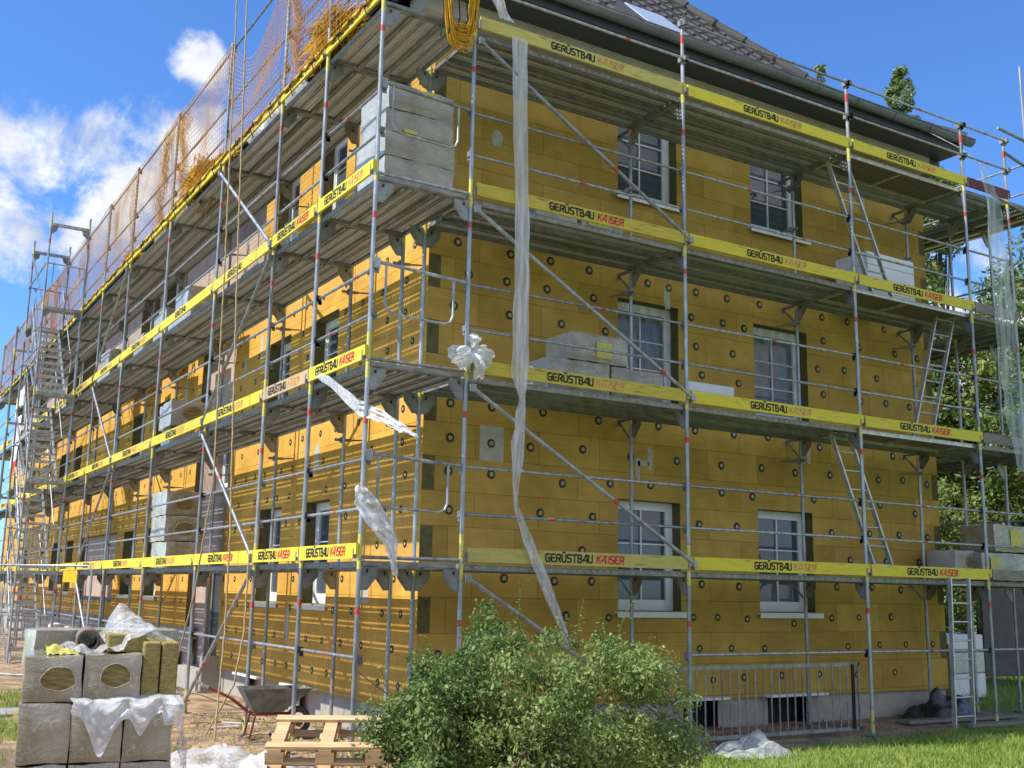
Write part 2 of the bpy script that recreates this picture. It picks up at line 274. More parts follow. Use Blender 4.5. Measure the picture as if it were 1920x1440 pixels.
# ---------------------------------------------------------------- mesh builder
class MB:
    def __init__(s): s.v = []; s.f = []; s.m = []; s.sm = []
    def add(s, vs, fs, mi=0, smooth=False):
        n = len(s.v); s.v += [tuple(p) for p in vs]
        for f in fs: s.f.append(tuple(i+n for i in f)); s.m.append(mi); s.sm.append(smooth)
        return s
    def box(s, x0, x1, y0, y1, z0, z1, mi=0, rot=None, piv=(0, 0, 0)):
        vs = [Vector((x, y, z)) for z in (z0, z1) for y in (y0, y1) for x in (x0, x1)]
        if rot is not None: vs = [rot @ (v-Vector(piv))+Vector(piv) for v in vs]
        return s.add(vs, [(0, 2, 3, 1), (4, 5, 7, 6), (0, 1, 5, 4), (2, 6, 7, 3), (0, 4, 6, 2), (1, 3, 7, 5)], mi)
    def bar(s, a, b, w, h, mi=0, upv=(0, 0, 1)):
        a, b = Vector(a), Vector(b); d = (b-a).normalized(); u = Vector(upv)
        sd = d.cross(u).normalized() if d.cross(u).length > 1e-4 else Vector((1, 0, 0)); u = sd.cross(d)
        vs = [p+sd*(i*w/2)+u*(j*h/2) for p in (a, b) for i, j in ((-1, -1), (1, -1), (1, 1), (-1, 1))]
        return s.add(vs, [(0, 3, 2, 1), (4, 5, 6, 7), (0, 1, 5, 4), (1, 2, 6, 5), (2, 3, 7, 6), (3, 0, 4, 7)], mi)
    def tube(s, pts, r, seg=8, mi=0, cap=True, radii=None):
        pts = [Vector(p) for p in pts]; n = len(pts); vs = []; fs = []
        pu = None
        for i, p in enumerate(pts):
            d = (pts[min(i+1, n-1)]-pts[max(i-1, 0)]).normalized()
            if pu is None: pu = d.orthogonal().normalized()
            pu = (pu-d*pu.dot(d));
            if pu.length < 1e-5: pu = d.orthogonal()
            pu.normalize(); pv = d.cross(pu); rr = radii[i] if radii else r
            for k in range(seg):
                a = 2*math.pi*k/seg; vs.append(p+pu*math.cos(a)*rr+pv*math.sin(a)*rr)
        for i in range(n-1):
            for k in range(seg):
                k2 = (k+1) % seg; fs.append((i*seg+k, i*seg+k2, (i+1)*seg+k2, (i+1)*seg+k))
        s.add(vs, fs, mi, True)
        if cap:
            s.add([vs[k] for k in range(seg)], [tuple(range(seg-1, -1, -1))], mi); s.add([vs[(n-1)*seg+k] for k in range(seg)], [tuple(range(seg))], mi)
        return s
    def prism(s, poly, a, b, ax='y', mi=0):
        """poly in 2D extruded along ax from a to b"""
        def P(p, t): return (p[0], t, p[1]) if ax == 'y' else ((t, p[0], p[1]) if ax == 'x' else (p[0], p[1], t))
        n = len(poly); vs = [P(p, a) for p in poly]+[P(p, b) for p in poly]
        return s.add(vs, [tuple(range(n-1, -1, -1)), tuple(range(n, 2*n))]+[(i, (i+1) % n, n+(i+1) % n, n+i) for i in range(n)], mi)
    def mesh(s, name, mats):
        me = bpy.data.meshes.new(name); me.from_pydata(s.v, [], s.f)
        for m in mats: me.materials.append(M[m])
        me.polygons.foreach_set('material_index', s.m); me.polygons.foreach_set('use_smooth', s.sm); me.update()
        return me
def put(name, me, parent=None, loc=(0, 0, 0), rz=0, label=None, cat=None, group=None, kind=None, scale=None):
    o = bpy.data.objects.new(name, me); COL.objects.link(o); o.location = loc; o.rotation_euler = (0, 0, rz)
    if scale: o.scale = scale
    if parent is not None: o.parent = parent
    if label: o['label'] = label
    if cat: o['category'] = cat
    if group: o['group'] = group
    if kind: o['kind'] = kind
    return o
def thing(name, label, cat, loc=(0, 0, 0), rz=0, group=None):
    return put(name, None, None, loc, rz, label, cat, group)
def npmesh(name, V, F, mats, smooth=False):
    me = bpy.data.meshes.new(name); V = np.asarray(V, np.float32); F = np.asarray(F, np.int32)
    me.vertices.add(len(V)); me.vertices.foreach_set('co', V.ravel()); k = F.shape[1]
    me.loops.add(F.size); me.loops.foreach_set('vertex_index', F.ravel()); me.polygons.add(len(F))
    me.polygons.foreach_set('loop_start', np.arange(len(F), dtype=np.int32)*k)
    for m in mats: me.materials.append(M[m])
    me.update(calc_edges=True); me.validate()
    if smooth: me.polygons.foreach_set('use_smooth', [True]*len(F))
    return me

# ---------------------------------------------------------------- setting
def ground():
    n = 60; xs = np.concatenate([-np.geomspace(4, 400, n)[::-1], np.linspace(-3.9, 3.9, 40), np.geomspace(4, 400, n)])
    V = []; F = []
    for j, y in enumerate(xs):
        for i, x in enumerate(xs):
            z = noise.noise(Vector((x*.7, y*.7, 0)))*.03+noise.noise(Vector((x*3, y*3, 5)))*.015
            V.append((x, y, z-.03 if abs(x) < 60 and abs(y) < 60 else -.03))
    m = len(xs)
    for j in range(m-1):
        for i in range(m-1): F.append((j*m+i, j*m+i+1, (j+1)*m+i+1, (j+1)*m+i))
    me = npmesh('ground', V, F, ['earth'], True); put('ground', me, kind='structure')
# ground material: earth with grassy soil away from the house
t = M['earth'].node_tree; b = t.nodes['Principled BSDF']; src = b.inputs['Base Color'].links[0].from_socket
c = N(t, 'ShaderNodeTexCoord'); s_ = N(t, 'ShaderNodeSeparateXYZ'); t.links.new(c.outputs['Object'], s_.inputs[0])
nn = N(t, 'ShaderNodeTexNoise'); nn.inputs['Scale'].default_value = .9; nn.inputs['Detail'].default_value = 6; t.links.new(c.outputs['Object'], nn.inputs['Vector'])
lawn = math_(t, 'ADD', math_(t, 'MULTIPLY', s_.outputs[1], -1.2), math_(t, 'MULTIPLY', math_(t, 'SUBTRACT', s_.outputs[0], 1.8), .8))
lm_ = math_(t, 'MINIMUM', math_(t, 'SUBTRACT', math_(t, 'MULTIPLY', s_.outputs[1], -1.0), .45), math_(t, 'SUBTRACT', s_.outputs[0], 1.7))
far = math_(t, 'MAXIMUM', math_(t, 'SUBTRACT', s_.outputs[0], 10.5), math_(t, 'SUBTRACT', math_(t, 'MULTIPLY', s_.outputs[0], -1.0), 7.6))
gm = math_(t, 'MAXIMUM', lm_, far)
gm = math_(t, 'ADD', gm, math_(t, 'MULTIPLY', math_(t, 'SUBTRACT', nn.outputs['Fac'], .5), 1.2))
gr = N(t, 'ShaderNodeMapRange'); t.links.new(gm, gr.inputs[0]); gr.inputs[1].default_value = -.1; gr.inputs[2].default_value = .25
gx = N(t, 'ShaderNodeMix', data_type='RGBA'); t.links.new(gr.outputs[0], gx.inputs[0]); t.links.new(src, gx.inputs[6]); gx.inputs[7].default_value = (.13, .19, .035, 1)
t.links.new(gx.outputs[2], b.inputs['Base Color'])
ground()
mb = MB(); mb.box(-40, -1.9, 6.1, 6.95, -.05, .012); put('path', mb.mesh('path', ['pathm']), kind='structure')

def grass(name, label, n, region, hmin, hmax, dens=None):
    x0, x1, y0, y1 = region
    P = np.column_stack([rng.uniform(x0, x1, n), rng.uniform(y0, y1, n)])
    if dens is not None:
        P = P[[dens(p[0], p[1]) for p in P]]
    n = len(P); a = rng.uniform(0, 2*np.pi, n); h = rng.uniform(hmin, hmax, n)*(.5+rng.random(n)); w = rng.uniform(.003, .007, n); ln = rng.normal(0, .35, (n, 2))*h[:, None]
    dx, dy = np.cos(a)*w, np.sin(a)*w; z0 = np.full(n, -.045)
    A = np.column_stack([P[:, 0]-dx, P[:, 1]-dy, z0]); B = np.column_stack([P[:, 0]+dx, P[:, 1]+dy, z0])
    Cc = np.column_stack([P[:, 0]+dx*.8+ln[:, 0]*.4, P[:, 1]+dy*.8+ln[:, 1]*.4, z0+h*.6]); D = np.column_stack([P[:, 0]-dx*.8+ln[:, 0]*.4, P[:, 1]-dy*.8+ln[:, 1]*.4, z0+h*.6])
    T = np.column_stack([P[:, 0]+ln[:, 0], P[:, 1]+ln[:, 1], z0+h])
    V = np.stack([A, B, Cc, D, T], 1).reshape(-1, 3); i = np.arange(n)[:, None]*5
    F = np.concatenate([i+[0, 1, 2], i+[0, 2, 3], i+[3, 2, 4]]).reshape(-1, 3)
    put(name, npmesh(name, V, F, ['grass']), label=label, cat='grass', kind='stuff')
grass('grass', 'short sunlit lawn grass in front of the gable wall', 60000, (1.3, 9.5, -3.6, -.1), .03, .085,
      lambda x, y: y < -.42-.35*noise.noise(Vector((x*1.5, y, 3)))+.10*max(0, x-5)-.25*(x < 4) and x > 2.2+.6*noise.noise(Vector((y*2, 0, 0))) or random.random() < .03)
grass('grass', 'green grass strips beside the path on the left', 26000, (-6, -1.2, 3.8, 11), .05, .13,
      lambda x, y: (y < 5.9 or 7.1 < y < 9.5) and x < -2.3+.8*noise.noise(Vector((y, 0, 0))) and noise.noise(Vector((x*1.3, y*1.3, 9))) > -.15 or random.random() < .04)
grass('grass', 'green grass tufts beside the foreground pile', 22000, (-7.5, -2.4, -1.5, 4.2), .04, .11, lambda x, y: x < -3.9+.5*noise.noise(Vector((y, 0, 0))) and noise.noise(Vector((x*1.1, y*1.1, 4))) > -.12 or random.random() < .03)
grass('grass', 'tall shaded grass behind the right end of the scaffold', 30000, (10.2, 22, 1.5, 13), .06, .2)
grass('weeds', 'thin weeds and clods on the trodden earth under the scaffold', 5000, (-3, 1.2, -1.5, 5), .03, .12, lambda x, y: noise.noise(Vector((x*1.7, y*1.7, 2))) > .12)

# ---------------------------------------------------------------- house
WX, WY = .22, 1.40        # outer faces of the insulation: front facade x = WX, gable y = WY
T_ = .16
XR, YB = 9.55, 38.0
house = thing('apartment_house', 'three storey house being clad in yellow insulation boards under a dark tiled hip roof', 'house', (0, 0, 0))
def wallgrid(mb, plane, c, u0, u1, z0, z1, holes, mi=0):
    us = sorted({u0, u1, *[h[0] for h in holes], *[h[1] for h in holes]}); zs = sorted({z0, z1, *[h[2] for h in holes], *[h[3] for h in holes]})
    us = [u for u in us if u0 <= u <= u1]; zs = [z for z in zs if z0 <= z <= z1]
    for i in range(len(us)-1):
        for j in range(len(zs)-1):
            um, zm = (us[i]+us[i+1])/2, (zs[j]+zs[j+1])/2
            if any(h[0] < um < h[1] and h[2] < zm < h[3] for h in holes): continue
            q = [(us[i], zs[j]), (us[i+1], zs[j]), (us[i+1], zs[j+1]), (us[i], zs[j+1])]
            if plane == 'y': mb.add([(u, c, z) for u, z in q], [(0, 1, 2, 3)], mi)
            else: mb.add([(c, u, z) for u, z in q], [(3, 2, 1, 0)], mi)
gwins = [(3.09, 4.14), (5.57, 6.66)]; zlev = [(1.50, 2.93), (4.22, 5.65), (7.13, 8.53)]
gh = [(a, b, z0, z1) for a, b in gwins for z0, z1 in zlev]
G_INS0 = .35
mb = MB(); wallgrid(mb, 'y', WY, WX, XR, G_INS0, 9.3, gh); wallgrid(mb, 'y', WY+T_, WX, XR, G_INS0, 9.3, gh, 1)
mb.add([(WX, WY, G_INS0), (XR, WY, G_INS0), (XR, WY+T_, G_INS0), (WX, WY+T_, G_INS0)], [(0, 3, 2, 1)], 1)
ins_g = put('insulation_layer', mb.mesh('gable_insulation', ['insG', 'reveal']), house)
# olive board ends toothed into the corner and around the window reveals
mb = MB()
for k in range(22):
    z = .40+k*.4115
    if z > 9: break
    m = MB()
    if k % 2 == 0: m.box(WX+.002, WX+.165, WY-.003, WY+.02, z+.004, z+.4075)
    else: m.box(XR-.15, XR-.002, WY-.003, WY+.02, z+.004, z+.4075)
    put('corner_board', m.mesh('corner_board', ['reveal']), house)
def reveals(mb, plane, c, h, d=.30):
    a, b, z0, z1 = h
    if plane == 'y':
        mb.add([(a, c, z0), (a, c+d, z0), (a, c+d, z1), (a, c, z1)], [(0, 1, 2, 3)]); mb.add([(b, c, z0), (b, c+d, z0), (b, c+d, z1), (b, c, z1)], [(3, 2, 1, 0)])
        mb.add([(a, c, z1), (b, c, z1), (b, c+d, z1), (a, c+d, z1)], [(0, 3, 2, 1)]); mb.add([(a, c, z0), (b, c, z0), (b, c+d, z0), (a, c+d, z0)], [(0, 1, 2, 3)])
    else:
        mb.add([(c, a, z0), (c+d, a, z0), (c+d, a, z1), (c, a, z1)], [(3, 2, 1, 0)]); mb.add([(c, b, z0), (c+d, b, z0), (c+d, b, z1), (c, b, z1)], [(0, 1, 2, 3)])
        mb.add([(c, a, z1), (c, b, z1), (c+d, b, z1), (c+d, a, z1)], [(0, 1, 2, 3)]); mb.add([(c, a, z0), (c, b, z0), (c+d, b, z0), (c+d, a, z0)], [(3, 2, 1, 0)])
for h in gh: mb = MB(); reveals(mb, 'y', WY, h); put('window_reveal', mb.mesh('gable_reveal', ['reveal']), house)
# front facade: insulated stretches and the bare stair strip
fwins = [(4.17, 5.17), (6.10, 7.08), (13.4, 14.4), (15.7, 16.7), (23.0, 24.0), (25.5, 26.5), (31.5, 32.5)]
fh = [(a, b, z0, z1) for a, b in fwins for z0, z1 in zlev]
mb = MB()
segs = [(WY, 8.92, .35, 6.9, 1), (WY, 7.7, 6.9, 9.2, 1), (11.0, 17.5, .95, 6.4, 1), (17.5, 22.0, 2.95, 6.4, 1), (17.5, 22., .95, 1.3, 1), (22.0, YB, .95, 6.4, 1), (11.6, 13.1, 6.4, 7.1, 0), (17.4, 18.3, 6.4, 7.2, 0)]
for a, b, z0, z1, _ in segs:
    wallgrid(mb, 'x', WX, a, b, z0, z1, fh)
    for e, f in ((a, (3, 2, 1, 0)), (b, (0, 1, 2, 3))):
      if e > WY+.01: mb.add([(WX, e, z0), (WX+T_, e, z0), (WX+T_, e, z1), (WX, e, z1)], [f], 1)
    for e, f in ((z0, (0, 1, 2, 3)), (z1, (3, 2, 1, 0))): mb.add([(WX, a, e), (WX, b, e), (WX+T_, b, e), (WX+T_, a, e)], [f], 1)
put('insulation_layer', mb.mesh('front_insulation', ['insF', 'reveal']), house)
stairh = [(9.15, 10.15, 3.45, 4.75), (9.15, 10.15, 6.3, 7.4), (9.0, 10.35, .30, 2.25)]
mb = MB(); wallgrid(mb, 'x', WX+T_, WY+T_, YB, -.1, 9.3, fh+stairh)
mb.add([(XR, WY+T_, -.1), (XR, YB, -.1), (XR, YB, 9.3), (XR, WY+T_, 9.3)], [(0, 1, 2, 3)])
mb.add([(WX+T_, YB, -.1), (XR, YB, -.1), (XR, YB, 9.3), (WX+T_, YB, 9.3)], [(3, 2, 1, 0)])
put('outer_wall', mb.mesh('outer_wall', ['render']), house)
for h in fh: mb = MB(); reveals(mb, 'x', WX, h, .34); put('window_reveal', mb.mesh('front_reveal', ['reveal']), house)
for h in stairh: mb = MB(); reveals(mb, 'x', WX+T_, h, .2); put('window_reveal', mb.mesh('stair_reveal', ['render']), house)
mb = MB()      # fluted render beside the stair window
for k in range(9): mb.box(WX+T_-.025, WX+T_, 10.2+k*.085, 10.245+k*.085, 3.45, 4.75)
put('fluted_panel', mb.mesh('fluted_panel', ['render']), house)
# right facade insulation
mb = MB(); mb.add([(XR+.003, WY, .35), (XR+.003, YB, .35), (XR+.003, YB, 9.3), (XR+.003, WY, 9.3)], [(0, 1, 2, 3)])
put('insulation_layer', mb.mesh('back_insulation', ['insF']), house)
# plinth with basement openings
bw = [(4.20, 4.80, -.05, .345), (5.72, 6.47, -.05, .345)]
fb = [(4.45, 5.05, .0, .35), (6.5, 7.25, .0, .35), (13.6, 14.2, .1, .5), (10.9, 11.6, -.05, .5)]
mb = MB(); wallgrid(mb, 'y', WY+.05, WX+.06, XR-.02, -.2, .40, bw); wallgrid(mb, 'x', WX+.05, WY+.05, 8.95, -.2, .40, fb); wallgrid(mb, 'x', WX+.05, 10.6, YB, -.2, .97, fb)
mb.box(WX-.25, WX+.4, 8.75, 9.0, -.1, .55); mb.box(WX-.30, WX+.4, 9.0, 10.6, -.1, .30)
put('plinth', mb.mesh('plinth', ['plinth']), house)
for h in bw: mb = MB(); mb.add([(h[0]-.05, WY+.25, -.2), (h[1]+.05, WY+.25, -.2), (h[1]+.05, WY+.25, .5), (h[0]-.05, WY+.25, .5)], [(0, 1, 2, 3)]); put('basement_opening', mb.mesh('basement_opening', ['dark']), house)
for h in fb: mb = MB(); mb.add([(WX+.3, h[0]-.05, -.2), (WX+.3, h[1]+.05, -.2), (WX+.3, h[1]+.05, .6), (WX+.3, h[0]-.05, .6)], [(3, 2, 1, 0)]); put('basement_opening', mb.mesh('basement_opening', ['dark']), house)
for q in ((3.95, 4.86, WY-.14, WY+.06, .352, .385), (5.60, 6.72, WY-.14, WY+.06, .352, .385), (WX-.16, WX+.1, 4.3, 5.35, .355, .385), (WX-.16, WX+.1, 6.35, 7.5, .355, .385), (WX-.16, WX+.1, 13.4, 14.4, .96, .985)):
    mb = MB(); mb.box(*q); put('lintel_board', mb.mesh('lintel_board', ['pvc']), house)
# door in the stair strip
mb = MB(); X = WX+T_+.12
mb.box(X, X+.05, 9.0, 10.35, .30, 2.25, 0); mb.box(X-.03, X, 9.05, 9.13, .32, 2.2, 1); mb.box(X-.03, X, 9.62, 9.70, .32, 2.2, 1); mb.box(X-.03, X, 10.22, 10.30, .32, 2.2, 1); mb.box(X-.02, X, 9.2, 9.55, .75, 1.75, 2)
for k in range(4): mb.box(X-.026, X-.02, 9.24, 9.50, .85+k*.22, 1.0+k*.22, 3)
put('entrance_door', mb.mesh('entrance_door', ['fascia', 'galv2', 'alu', 'pvc']), house)

# windows (x across, facing -y in local space)
def window_parts(w, h, kind):
    fr = .062
    f = MB(); f.box(0, fr, 0, .07, 0, h); f.box(w-fr, w, 0, .07, 0, h); f.box(fr, w-fr, 0, .07, h-fr, h); f.box(fr, w-fr, 0, .07, 0, .09)
    g = .05; f.box(fr, fr+g, .012, .06, .09, h-fr); f.box(w-fr-g, w-fr, .012, .06, .09, h-fr); f.box(fr+g, w-fr-g, .012, .06, h-fr-g, h-fr); f.box(fr+g, w-fr-g, .012, .06, .09, .14)
    x0, x1, z0, z1 = fr+g, w-fr-g, .14, h-fr-g
    mu = MB(); mu.box((x0+x1)/2-.010, (x0+x1)/2+.010, .018, .04, z0, z1)
    for q in ((1/3, 2/3) if kind != 2 else (.62,)): mu.box(x0, x1, .020, .038, z0+(z1-z0)*q-.009, z0+(z1-z0)*q+.009)
    p = MB(); p.box(x0, x1, .042, .05, z0, z1)
    cu = MB(); n = 30
    for i in range(n):
        xa, xb = x0+(x1-x0)*i/n, x0+(x1-x0)*(i+1)/n
        cu.add([(xa, .16+.02*math.sin(i*1.9), z0), (xb, .16+.02*math.sin((i+1)*1.9), z0), (xb, .16+.02*math.sin((i+1)*1.9), z1), (xa, .16+.02*math.sin(i*1.9), z1)], [(0, 1, 2, 3)], 0, True)
    return f, mu, p, cu
wm = {}
def glass_mix():
    m = bpy.data.materials.new('window glazing'); m.use_nodes = True; t = m.node_tree; b = t.nodes['Principled BSDF']; o = t.nodes['Material Output']
    b.inputs['Base Color'].default_value = (.10, .125, .155, 1); b.inputs['Roughness'].default_value = .04; b.inputs['Specular IOR Level'].default_value = 1  # bluish base colour paints in the reflected sky
    tr = N(t, 'ShaderNodeBsdfTransparent'); tr.inputs[0].default_value = (.7, .74, .76, 1); ms = N(t, 'ShaderNodeMixShader'); ms.inputs[0].default_value = .30
    t.links.new(b.outputs[0], ms.inputs[1]); t.links.new(tr.outputs[0], ms.inputs[2]); t.links.new(ms.outputs[0], o.inputs[0]); return m
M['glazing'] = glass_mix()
M['film2'] = film('crumpled window film', (.42, .46, .50), .16, .12, 2.2, (2.5, 2.5, 1), .8)
def window(w, h, kind, loc, rz, label=None, sill=True, wrapped=False, proud=.17):
    key = (round(w, 2), round(h, 2), kind)
    if key not in wm:
        f, mu, p, cu = window_parts(w, h, kind)
        sl_ = MB(); sl_.box(-.06, w+.09, -proud-.07, .0, -.035, -.012); sl_.box(-.06, w+.09, -proud-.075, -proud-.065, -.085, -.012); sl_.box(0, w, -proud, 0, -.012, -.004, 1)
        rm = MB(); rm.box(-.1, w+.1, .5, .52, -.2, h+.2)
        fl = MB(); nx, nz_ = 26, 30; vs = []; fs = []
        for j in range(nz_+1):
            for i in range(nx+1):
                x, z = w*i/nx, h*j/nz_; vs.append((x, -.012+.022*noise.noise(Vector((x*7+z*2, z*3, w))), z))
        for j in range(nz_):
            for i in range(nx): k = j*(nx+1)+i; fs.append((k, k+1, k+nx+2, k+nx+1))
        fl.add(vs, fs, 0, True)
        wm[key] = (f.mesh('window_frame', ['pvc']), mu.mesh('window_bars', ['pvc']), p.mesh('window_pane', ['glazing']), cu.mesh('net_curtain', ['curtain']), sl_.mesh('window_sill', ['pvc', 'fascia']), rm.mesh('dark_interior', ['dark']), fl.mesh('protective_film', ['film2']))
    a = wm[key]
    o = put('window', a[0], house, loc, rz, label)
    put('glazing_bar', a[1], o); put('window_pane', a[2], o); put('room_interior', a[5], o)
    if kind == 2 or (kind == 1 and not wrapped): put('curtain', a[3], o)
    if sill: put('window_sill', a[4], o)
    if wrapped: put('protective_film', a[6], o)
    return o
for i, (a, b_) in enumerate(gwins):
    for k, (z0, z1) in enumerate(zlev):
        window(b_-a, z1-z0, 2 if k == 0 else 1, (a, WY+.17, z0), 0, wrapped=(k == 1))
for i, (a, b_) in enumerate(fwins):
    for k, (z0, z1) in enumerate(zlev):
        window(b_-a, z1-z0, 2 if k == 0 else 1, (WX+.20, b_, z0), -math.pi/2, proud=.17)
window(1.0, 1.3, 1, (WX+T_+.1, 10.15, 3.45), -math.pi/2); window(1.0, 1.1, 1, (WX+T_+.1, 10.15, 6.3), -math.pi/2)

# insulation anchors (washers)
AN = [(6.53,5.98,0),(0.61,5.96,0),(1.99,5.96,0),(7.57,5.96,0),(8.43,5.96,0),(5.7,5.95,0),(7.01,5.95,0),(1.38,5.94,0),(2.61,5.94,0),(4.47,5.94,0),(5.06,5.94,0),(3.6,5.93,0),(3.97,5.92,0),(8.66,5.59,0),(7.02,5.58,0),(7.82,5.58,0),(9.2,5.58,0),(0.78,5.57,0),(1.33,5.57,0),(1.94,5.57,0),(2.68,5.57,0),(4.38,5.56,0),(4.97,5.56,0),(5.38,5.54,0),(7.46,5.17,0),(4.46,5.15,0),(9.13,5.15,0),(0.58,5.14,0),(1.38,5.14,0),(2.17,5.14,0),(2.88,5.14,0),(5.15,5.13,0),(8.2,5.13,0),(6.88,5.12,0),(4.56,4.75,0),(8.39,4.75,0),(8.95,4.75,0),(6.98,4.74,0),(1.6,4.72,0),(7.81,4.72,0),(5.25,4.71,0),(5.8,3.98,1),(5.14,3.96,1),(1.9,3.95,0),(3.77,3.95,0),(4.42,3.95,1),(1.15,3.94,0),(0.57,3.93,0),(2.77,3.93,0),(7.64,3.93,1),(3.37,3.92,0),(6.86,3.92,1),(8.49,3.92,1),(8.7,3.55,1),(2.52,3.53,0),(5.66,3.52,1),(7.06,3.52,1),(8.13,3.52,1),(9.28,3.52,1),(0.58,3.51,0),(4.09,3.5,1),(4.89,3.5,1),(6.33,3.5,1),(1.15,3.49,0),(1.72,3.49,0),(3.3,3.49,1),(3.63,3.14,1),(6.7,3.13,1),(8.14,3.13,1),(2.96,3.12,1),(4.89,3.12,1),(0.57,3.11,0),(1.16,3.11,0),(5.47,3.1,1),(2.21,3.07,0),(8.96,3.04,1),(8.55,2.69,1),(1.88,2.68,0),(7.88,2.68,1),(9.22,2.68,1),(2.68,2.67,0),(4.47,2.66,0),(5.16,2.66,1),(7.05,2.66,1),(0.59,2.65,0),(8.99,2.28,0),(7.43,2.27,0),(8.23,2.27,0),(2.52,2.24,0),(7.88,1.88,0),(1.37,1.87,0),(7.12,1.87,0),(9.23,1.87,0),(2.67,1.86,0),(4.5,1.86,0),(2.1,1.85,0),(8.53,1.85,0),(5.18,1.84,0),(8.28,1.44,0),(2.28,1.43,0),(7.57,1.43,0),(4.35,1.42,0),(4.78,1.42,0),(6.99,1.42,0),(2.94,1.41,0),(5.32,1.4,0),(6.22,1.34,0),(8.0,1.03,0),(8.59,1.03,0),(9.22,1.03,0),(4.45,1.01,0),(5.02,1.01,0),(7.31,1.01,0),(5.64,1.0,0),(0.5,0.99,0),(5.95,0.63,0),(6.7,0.63,0),(5.24,0.62,0),(8.31,0.62,0),(7.48,0.61,0),(4.68,0.6,0)]
def anchor_mesh(cap):
    m = MB(); n = 20
    m.prism([(.052*math.cos(2*math.pi*k/n), .052*math.sin(2*math.pi*k/n)) for k in range(n)], -.004, .002, 'y', 0)
    m.prism([(.040*math.cos(2*math.pi*k/n), .040*math.sin(2*math.pi*k/n)) for k in range(n)], -.007, -.004, 'y', 3)
    for k in range(20):
        a = 2*math.pi*k/20; m.box(-.004+.055*math.cos(a), .004+.055*math.cos(a), -.005, .001, -.004+.055*math.sin(a), .004+.055*math.sin(a), 0)
    m.prism([(.024*math.cos(2*math.pi*k/n), .024*math.sin(2*math.pi*k/n)) for k in range(n)], -.014 if not cap else -.010, -.007, 'y', 1 if not cap else 2)
    if not cap: m.prism([(.007*math.cos(2*math.pi*k/8), .007*math.sin(2*math.pi*k/8)) for k in range(8)], -.017, -.014, 'y', 0)
    return m.mesh('insulation_anchor', ['black', 'label2', 'plaster', 'rubber'])
M['label2'] = mat('dull yellow anchor core', (.50, .42, .12), .7)
am = [anchor_mesh(False), anchor_mesh(True)]
for x, z, c in AN[:100]:
    put('insulation_anchor', am[c], house, (x, WY-.001, z))
mb = MB()
def disc(mb, c, ax, r, mi=0, n=14, th=.003):
    if ax == 'x':
        mb.prism([(c[1]+r*math.cos(2*math.pi*k/n), c[2]+r*math.sin(2*math.pi*k/n)) for k in range(n)], c[0]-th, c[0], 'x', mi)
    else: mb.prism([(c[0]+r*math.cos(2*math.pi*k/n), c[2]+r*math.sin(2*math.pi*k/n)) for k in range(n)], c[1]-th, c[1], 'y', mi)
for x, z, c in AN[100:]:
    disc(mb, (x, WY, z), 'y', .05); disc(mb, (x, WY-.003, z), 'y', .022, 1)
for a, b_, z0, z1, f in segs:
    if not f: continue
    z = .605
    while z < z1-.1:
        if z > z0+.1 and z < 6.3:
            y = a+.35+random.random()*.3
            while y < b_-.1:
                if not any(h[0]-.08 < y < h[1]+.08 and h[2]-.08 < z < h[3]+.08 for h in fh):
                    disc(mb, (WX, y, z), 'x', .05); disc(mb, (WX-.003, y, z), 'x', .018, 1)
                y += random.uniform(.45, .95)
        z += .4115
put('insulation_anchor', mb.mesh('insulation_anchor_rest', ['black', 'label2']), house, kind='stuff')
# mortar smears
mb = MB()
def smear(pl, u, z, w, h, seed):
    n = 16; pts = []
    for k in range(n):
        a = 2*math.pi*k/n; r = 1+.35*noise.noise(Vector((math.cos(a)*1.5+seed, math.sin(a)*1.5, seed)))
        pts.append((u+w/2*r*math.copysign(abs(math.cos(a))**.6, math.cos(a)), z+h/2*r*math.copysign(abs(math.sin(a))**.6, math.sin(a))))
    mb = MB(); mb.prism(pts, WY-.004 if pl == 'y' else WX-.004, WY+.002 if pl == 'y' else WX+.002, pl); put('mortar_smear', mb.mesh('mortar_smear', ['plaster']), house)
for i, (pl, u, z, w, h) in enumerate([('y', 3.95, 5.78, .12, .34), ('y', 3.42, 3.36, .08, .30), ('y', 3.62, 3.50, .09, .30), ('y', 3.50, 3.42, .20, .07), ('y', 6.62, 3.82, .09, .34), ('y', 8.05, 8.0, .11, .4), ('y', 1.14, 7.45, .16, .22),
        ('x', 4.75, 3.55, .22, .45), ('x', 6.4, 5.3, .16, .5), ('x', 5.6, 1.2, .14, .5), ('x', 2.9, 1.62, .32, .2), ('x', 7.5, 5.7, .12, .5), ('x', 12.1, 5.6, .2, .5), ('x', 13.0, 3.4, .2, .3), ('x', 8.3, 5.5, .09, .3)]): smear(pl, u, z, w, h, i*3.3)
mb = MB(); mb.box(.99, 1.33, WY-.004, WY+.001, 3.27, 3.70)
put('mortar_smear', mb.mesh('mortar_smear', ['plaster']), house)

